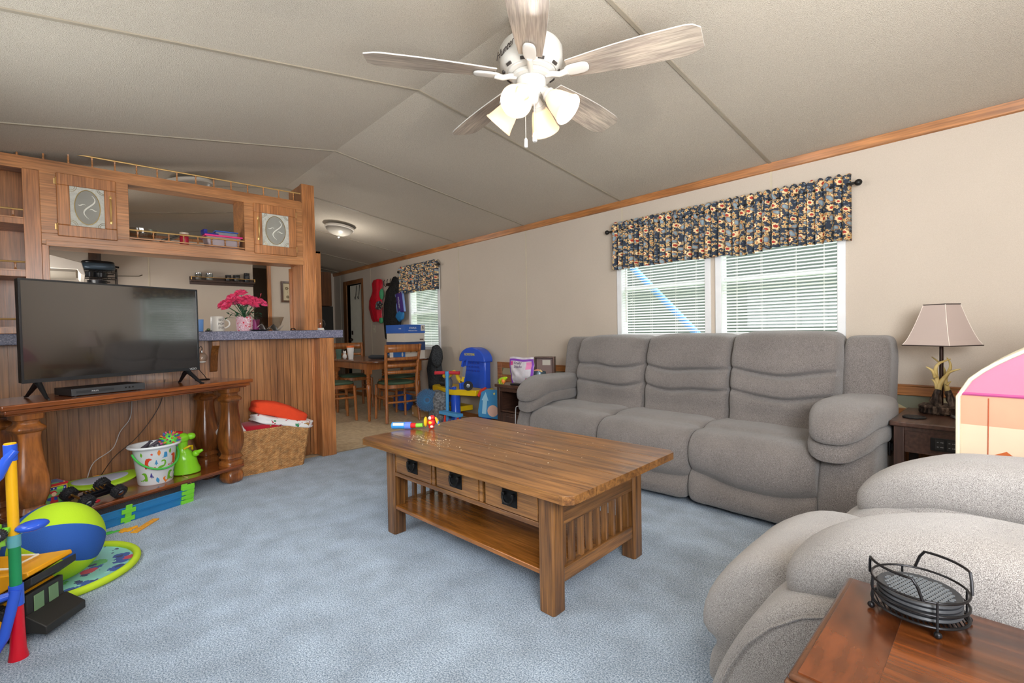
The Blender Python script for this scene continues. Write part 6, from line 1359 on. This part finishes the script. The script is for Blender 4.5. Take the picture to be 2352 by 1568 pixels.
o = MB().box(-w+.05, -d+.025, .08, w-.05, -d+.042, .315).build('door', M_espz, lt_, bevel=.003); MB().box(-w+.09, -d+.02, .11, w-.09, -d+.026, .285).build('door_panel', M_espz, o, bevel=.004)
tb = thing('snack_bag', 'silver and purple resealable bag with pink lettering on the side table', 'bag', (-3.16, 3.02, LT), R(4))
def bagf(s):
    def f(u, v):
        x = (u-.5)*(.30-.03*v*0+.02*math.sin(v*PI)-.05*(1-v)); th = .045*math.sin(PI*min(1, max(0, u)))**.6*math.sin(PI*min(1, (1-v)*.95+.05))**.8*(1.1-v*.6)
        return (x, s*(th+.001)+.012*noise.noise(Vector((u*5, v*5, s*3))), v*.245+.004*math.sin(u*8))
    return f
M_foil = mat('foil_silver', 0xe4dfe6, .25, .15, var=.12, vs=20); M_pur = mat('bag_violet', 0x8848b8, .35); M_pnk = mat('bag_pink', 0xd84c90, .35)
b = MB(); b.grid(bagf(-1), 20, 18); b.grid(bagf(1), 20, 18); b.build('foil_pouch', M_foil, tb)
def stripe(name, u0, u1, v0, v1, M):
    b = MB(); g = bagf(-1); b.grid(lambda u, v: tuple(Vector(g(u0+(u1-u0)*u, v0+(v1-v0)*v))+Vector((0, -.0022, 0))), 8, 14); b.build(name, M, tb)
stripe('violet_edge', .0, .07, 0, .93, M_pur); stripe('violet_edge', .93, 1, 0, .93, M_pur); stripe('violet_band', .07, .93, .85, .93, M_pur); stripe('pink_corner', .72, .93, .05, .22, M_pnk); stripe('pink_corner', .75, .93, .55, .82, mat('bag_rose', 0xe48cb8, .35)); stripe('pink_corner', .07, .18, .68, .83, M_pnk)
for s_, z, sz in (('Fruity', .195, .04), ('Snacks', .160, .036)):
    o = text('lettering', s_, sz, frame_m((-.005, -.052, z), (1, 0, .03), (0, .0, 1)), mat('ink_violet', 0x4a2a6c, .5), tb, .0004, shear=.3)
t = thing('toy_dinosaur', 'lime green toy dinosaur at the left front corner of the side table', 'toy', (-3.30, 2.90, LT), R(-5)); MB().tube([(-.07, 0, .015), (-.04, 0, .03), (0, 0, .038), (.04, 0, .05), (.07, 0, .062)], [.004, .018, .024, .02, .008], 10).build('body', mat('toy_acid', 0xb4d820, .4), t); MB().ell((.03, -.01, .028), (.02, .02, .026), 12, 8).build('belly', mat('toy_orange', 0xe8853c, .4), t)
for x in (-.03, .0, .03): MB().cyl((x, -.012, .03), (x, -.014, 0), .006, n=6).build('leg', MC['toy_acid'], t)
t = thing('metal_canister', 'blue-grey metal canister on the side table beside the sofa arm', 'canister', (-3.055, 3.14, LT)); MB().lathe([(.062, 0), (.064, .004), (.064, .105), (.062, .11), (.058, .108), (.057, .02), (.003, .015)], n=36).build('can_body', mat('can_blue', 0x566874, .3, .4), t)
t = thing('shadow_box', 'brown wooden box frame standing on the side table against the wainscot', 'box frame', (-3.16, 3.33, LT), R(30)); b = MB(); b.box(-.10, -.04, 0, -.088, .04, .235); b.box(.088, -.04, 0, .10, .04, .235); b.box(-.088, -.04, 0, .088, .04, .012); b.box(-.088, -.04, .223, .088, .04, .235); b.build('box_frame', wood('box_brown', 0x7c6054, 0x5c463e, 'Z', coat=0), t, bevel=.002); MB().box(-.088, .03, .012, .088, .036, .223).build('back_board', mat('box_mauve', 0x8a7470, .6), t, smooth=False); MB().box(-.03, .026, .15, .05, .03, .20).build('paper_note', M_bw, t, smooth=False)
t = thing('plush_toy', 'salmon pink plush toy between the snack bag and the canister', 'plush toy', (-3.13, 3.20, LT), R(20)); b = MB().ell((0, -.0, .06), (.065, .04, .062), 20, 14); wrinkle(b, 0, .01, 14, 4); b.build('body', mat('plush_salmon', 0xe0a080, .9), t); MB().tube([(.03, -.02, .115), (.055, -.02, .10), (.066, -.01, .07)], .009, 8).build('striped_trim', mat('trim_cream', 0xe8c890, .8), t)
t = thing('remote_control', 'black remote control lying at the front of the side table', 'remote', (-3.08, 2.90, LT), R(12)); MB().box(-.08, -.022, .0, .08, .022, .016).build('body', M_black, t, bevel=.005)
MB().box(-.05, -.012, .016, .05, .012, .018).build('keypad', mat('keys_grey', 0x4c4c50, .5), t, bevel=.001)
cord('charging_cord', [(-3.0, 2.846, .40), (-3.045, 2.84, .40), (-3.06, 2.84, .36), (-3.055, 2.83, .25), (-3.03, 2.80, .12), (-3.02, 2.78, .006)], .004, 0xd4d4d4, 'white cord hanging down the front of the left side table')

# ================================================================== toys and crumbs on the coffee table (top z .50)
bw = thing('bubble_wand', 'blue bubble wand with a red and yellow toy plane on the coffee table', 'toy', (-2.455, 1.445, .50), R(43))
MB().tube([(-.125, 0, .020), (-.02, 0, .020)], [.0195, .0195], 18).build('blue_tube', mat('wand_blue', 0x3f9ce8, .2), bw)
MB().tube([(-.045, 0, .020), (-.01, 0, .020)], [.0215, .0215], 18).build('collar', mat('wand_violet', 0x6f8cf0, .25), bw)
MB().tube([(-.01, 0, .020), (.02, 0, .020)], [.016, .015], 14).build('red_sleeve', mat('wand_red', 0xd82c2c, .3), bw); MB().tube([(.02, 0, .020), (.06, 0, .022)], [.013, .012], 14).build('green_neck', mat('wand_green', 0x8fd44c, .3), bw)
MB().box(-.115, -.0198, .022, -.05, .0198, .0375).build('label', mat('wand_label', 0xe8e8e0, .4), bw)
MB().ell((.078, 0, .042), (.010, .028, .030), 16, 10).build('yellow_disc', mat('wand_yellow', 0xf4cc2c, .3), bw)
MB().ell((.112, 0, .036), (.024, .022, .024), 16, 12).ell((.112, .0, .010), (.018, .016, .010), 12, 8).build('red_body', mat('wand_red', 0xd82c2c), bw); MB().ell((.118, -.005, .066), (.018, .016, .016), 14, 10).build('red_cap', mat('wand_red', 0xd82c2c), bw)
MB().ell((.108, -.016, .066), (.011, .008, .011), 10, 8).ell((.118, -.018, .016), (.010, .008, .008), 10, 8).build('pale_face', mat('wand_pale', 0xf0d8c8, .5), bw); MB().ell((.110, -.022, .040), (.010, .004, .010), 10, 6).build('yellow_badge', MC['wand_yellow'], bw)
MB().ell((.148, 0, .045), (.007, .020, .028), 14, 10, rot=(0, R(-25), 0)).build('wing', MC['wand_yellow'], bw); MB().ell((.154, -.006, .036), (.008, .012, .012), 12, 8).build('blue_tip', mat('wand_tip', 0x4c78d8, .3), bw)
b = MB(); rs = random.Random(11)
for i in range(150):
    if i < 110: x, y = rs.gauss(-2.12, .085), rs.gauss(1.345, .035)
    else: x, y = rs.uniform(-2.4, -1.3), rs.uniform(1.35, 1.9)
    s = rs.uniform(.0010, .0026); b.ell((x, y, .5005), (s, s*1.2, s*.5), 5, 4)
tag(b.build('crumbs', mat('crumb', 0xe4d4b4, .8), smooth=False), 'scatter of pale crumbs on the coffee table top', 'crumbs', kind='stuff')

# ================================================================== coaster caddy on the near table (top z .6006)
cd = thing('coaster_caddy', 'round black wire caddy on the near end table', 'caddy', (-.115, .985, .6006))
M_w = mat('caddy_metal', 0x2a292b, .35, .7, var=.02)
def ring(b, r, z, t_=.0022, n=48): return b.tube([(r*math.cos(2*PI*i/n), r*math.sin(2*PI*i/n), z) for i in range(n)], t_, 8, close=True)
b = MB(); ring(b, .060, .014); ring(b, .0605, .014+.018, .0018); ring(b, .0605, .052, .0018); b.build('rim_rings', M_w, cd)
b = MB()
for i in range(-9, 10):
    x = i*.006; y = math.sqrt(max(0, .059**2-x*x)); k_ = b.mark(); b.cyl((x, -y, .014), (x, y, .014), .0011, n=6); b.xf(Matrix.Rotation(R(20), 4, 'Z'), k_)
b.build('base_wires', M_w, cd)
for i in range(4):
    a = R(-63+90*i); x, y = .0615*math.cos(a), .0615*math.sin(a); MB().cyl((x, y, .008), (x, y, .053), .0018, n=6).ell((x*1.03, y*1.03, .0052), (.0052, .0052, .0052), 14, 10).build('ball_foot', M_w, cd)
for s in (0, PI):
    P_ = []
    for i in range(17):
        t_ = i/16; a = R(-35+90)+s+R(-46)+R(92)*t_; z = .052+.030*min(1, math.sin(PI*t_)*2.6)**.6
        P_.append((.0625*math.cos(a), .0625*math.sin(a), z))
    MB().tube(P_, .0021, 8).build('side_handle', M_w, cd)
M_co = mat('coaster_rubber', 0x3a3c40, .45)
for i in range(4):
    z = .6006+.0163+i*.0072
    t = thing('coaster', ['bottom coaster', 'second coaster from the bottom', 'third coaster from the bottom', 'top coaster with a raised basket-weave face'][i]+' in the round wire caddy', 'coaster', (-.115, .985, z), group='coasters in the wire caddy')
    MB().lathe([(.045, 0), (.052, .0008), (.0535, .003), (.052, .0062), (.049, .0066), (.046, .005), (.001, .005)], n=48).build('disc', M_co, t)
    if i == 3:
        b = MB()
        for r_ in range(-9, 10):
            for c_ in range(-6, 7):
                x, y = c_*.0078+(.0039 if r_ % 2 else 0), r_*.0046
                if x*x+y*y < .042**2: b.box(x-.0030, y-.0012, .005, x+.0030, y+.0012, .0066)
        b.xf(Matrix.Rotation(R(25), 4, 'Z')); b.build('weave_relief', mat('coaster_face', 0x6c7074, .5), t, smooth=False)

# ================================================================== play tent at the right edge
tn = thing('play_tent', 'pink-roofed fabric play tent printed with an orange house front', 'play tent', (.29, 2.56, 0), R(-2))
Wt, Ht, Dt = .45, .80, .20
def rooftop(n=14):
    P = []
    for i in range(n+1):
        t_ = i/n; a = t_*PI/2; P.append((-Wt+Wt*t_, Ht+.31*t_**.6))
    return P
RF = rooftop(); outline = [(-Wt, 0), (-Wt, Ht)]+RF[1:]+[(-x, z) for x, z in RF[::-1][1:]]+[(Wt, 0)]
M_tc = mat('tent_cream', 0xe0c8ac, .8, var=.06, vs=5); M_to = mat('tent_orange', 0xe0a184, .8, var=.08, vs=5); M_tp = mat('tent_pink', 0xc4809a, .8, var=.06, vs=5); M_tpi = mat('tent_piping', 0xe6dec4, .8); M_tl = mat('tent_line', 0xb85c38, .8)
for y, nm in ((-Dt, 'front_panel'), (Dt, 'rear_panel')):
    MB().box(-Wt, y-.001, 0, Wt, y+.001, .70).build(nm, M_tc, tn, smooth=False)
    MB().box(-Wt, y-.001, .70, Wt, y+.001, Ht+.015).build('orange_band', M_to, tn, smooth=False)
    roof = [(p[0], p[1]) for p in RF if p[1] >= Ht]+[(-x, z) for x, z in RF[::-1][1:]]
    roof = [(-Wt, Ht+.015)]+[(x, max(z, Ht+.016)) for x, z in roof[1:-1]]+[(Wt, Ht+.015)]
    MB().prism(roof, y-.001, y+.001, 'Y').build('roof_gable', M_tp, tn, smooth=False)
    MB().tube([(x, y-.004, z) for x, z in outline], .007, 8).build('edge_piping', M_tpi, tn)
for s in (-1, 1): MB().box(s*Wt-.001, -Dt, 0, s*Wt+.001, Dt, Ht).build('side_panel', M_tc, tn, smooth=False)
b = MB().grid(lambda u, v: (lambda p: (p[0], -Dt+2*Dt*v, p[1]))(((RF+[(-x, z) for x, z in RF[::-1][1:]])[min(28, int(round(u*28)))])), 28, 2); b.build('roof_panel', M_tp, tn)
MB().tube([(-Wt, -Dt-.003, Ht+.012), (Wt, -Dt-.003, Ht+.012)], .006, 6).build('eave_trim', mat('tent_magenta', 0xc0548c, .8), tn)
b = MB(); y = -Dt-.004
for x in (-Wt+.075, -Wt+.19, .10, .25, .38): b.tube([(x, y, .05), (x+.004, y, Ht)], .0014, 5)
b.tube([(-Wt+.21, y, .705), (-Wt+.21, y, .765), (-Wt+.34, y, .765), (-Wt+.34, y, .705), (-Wt+.21, y, .705)], .0018, 5)
b.tube([(-Wt+.185, y, .660), (-Wt+.20, y, .675), (-Wt+.23, y, .685), (-Wt+.36, y, .685), (-Wt+.38, y, .660), (-Wt+.185, y, .650)], .0018, 5)
b.tube([(-Wt+.205, y, .645), (-Wt+.21, y, .605), (-Wt+.235, y, .580), (-Wt+.33, y, .580), (-Wt+.355, y, .605), (-Wt+.36, y, .645)], .0018, 5); b.build('printed_outline', M_tl, tn)
MB().prism([(-Wt+.208, .647), (-Wt+.213, .605), (-Wt+.24, .583), (-Wt+.33, .583), (-Wt+.352, .605), (-Wt+.357, .647)], y-.0005, y+.001, 'Y').build('window_print', mat('tent_sky', 0xb8ccdc, .8), tn, smooth=False)
b = MB()
b.tube([(-Wt+.03, y-.001, .535), (-Wt+.09, y-.001, .590), (-Wt+.125, y-.001, .610), (-Wt+.14, y-.001, .595), (-Wt+.142, y-.001, .535)], .009, 6); b.tube([(-Wt+.17, y-.001, .535), (-Wt+.24, y-.001, .595), (-Wt+.30, y-.001, .630)], .009, 6); b.warp(lambda x_, y_, z_: (x_, y+(y_-y)*.15-.001, z_)); b.build('rust_strokes', mat('tent_rust', 0xc0602c, .8), tn)
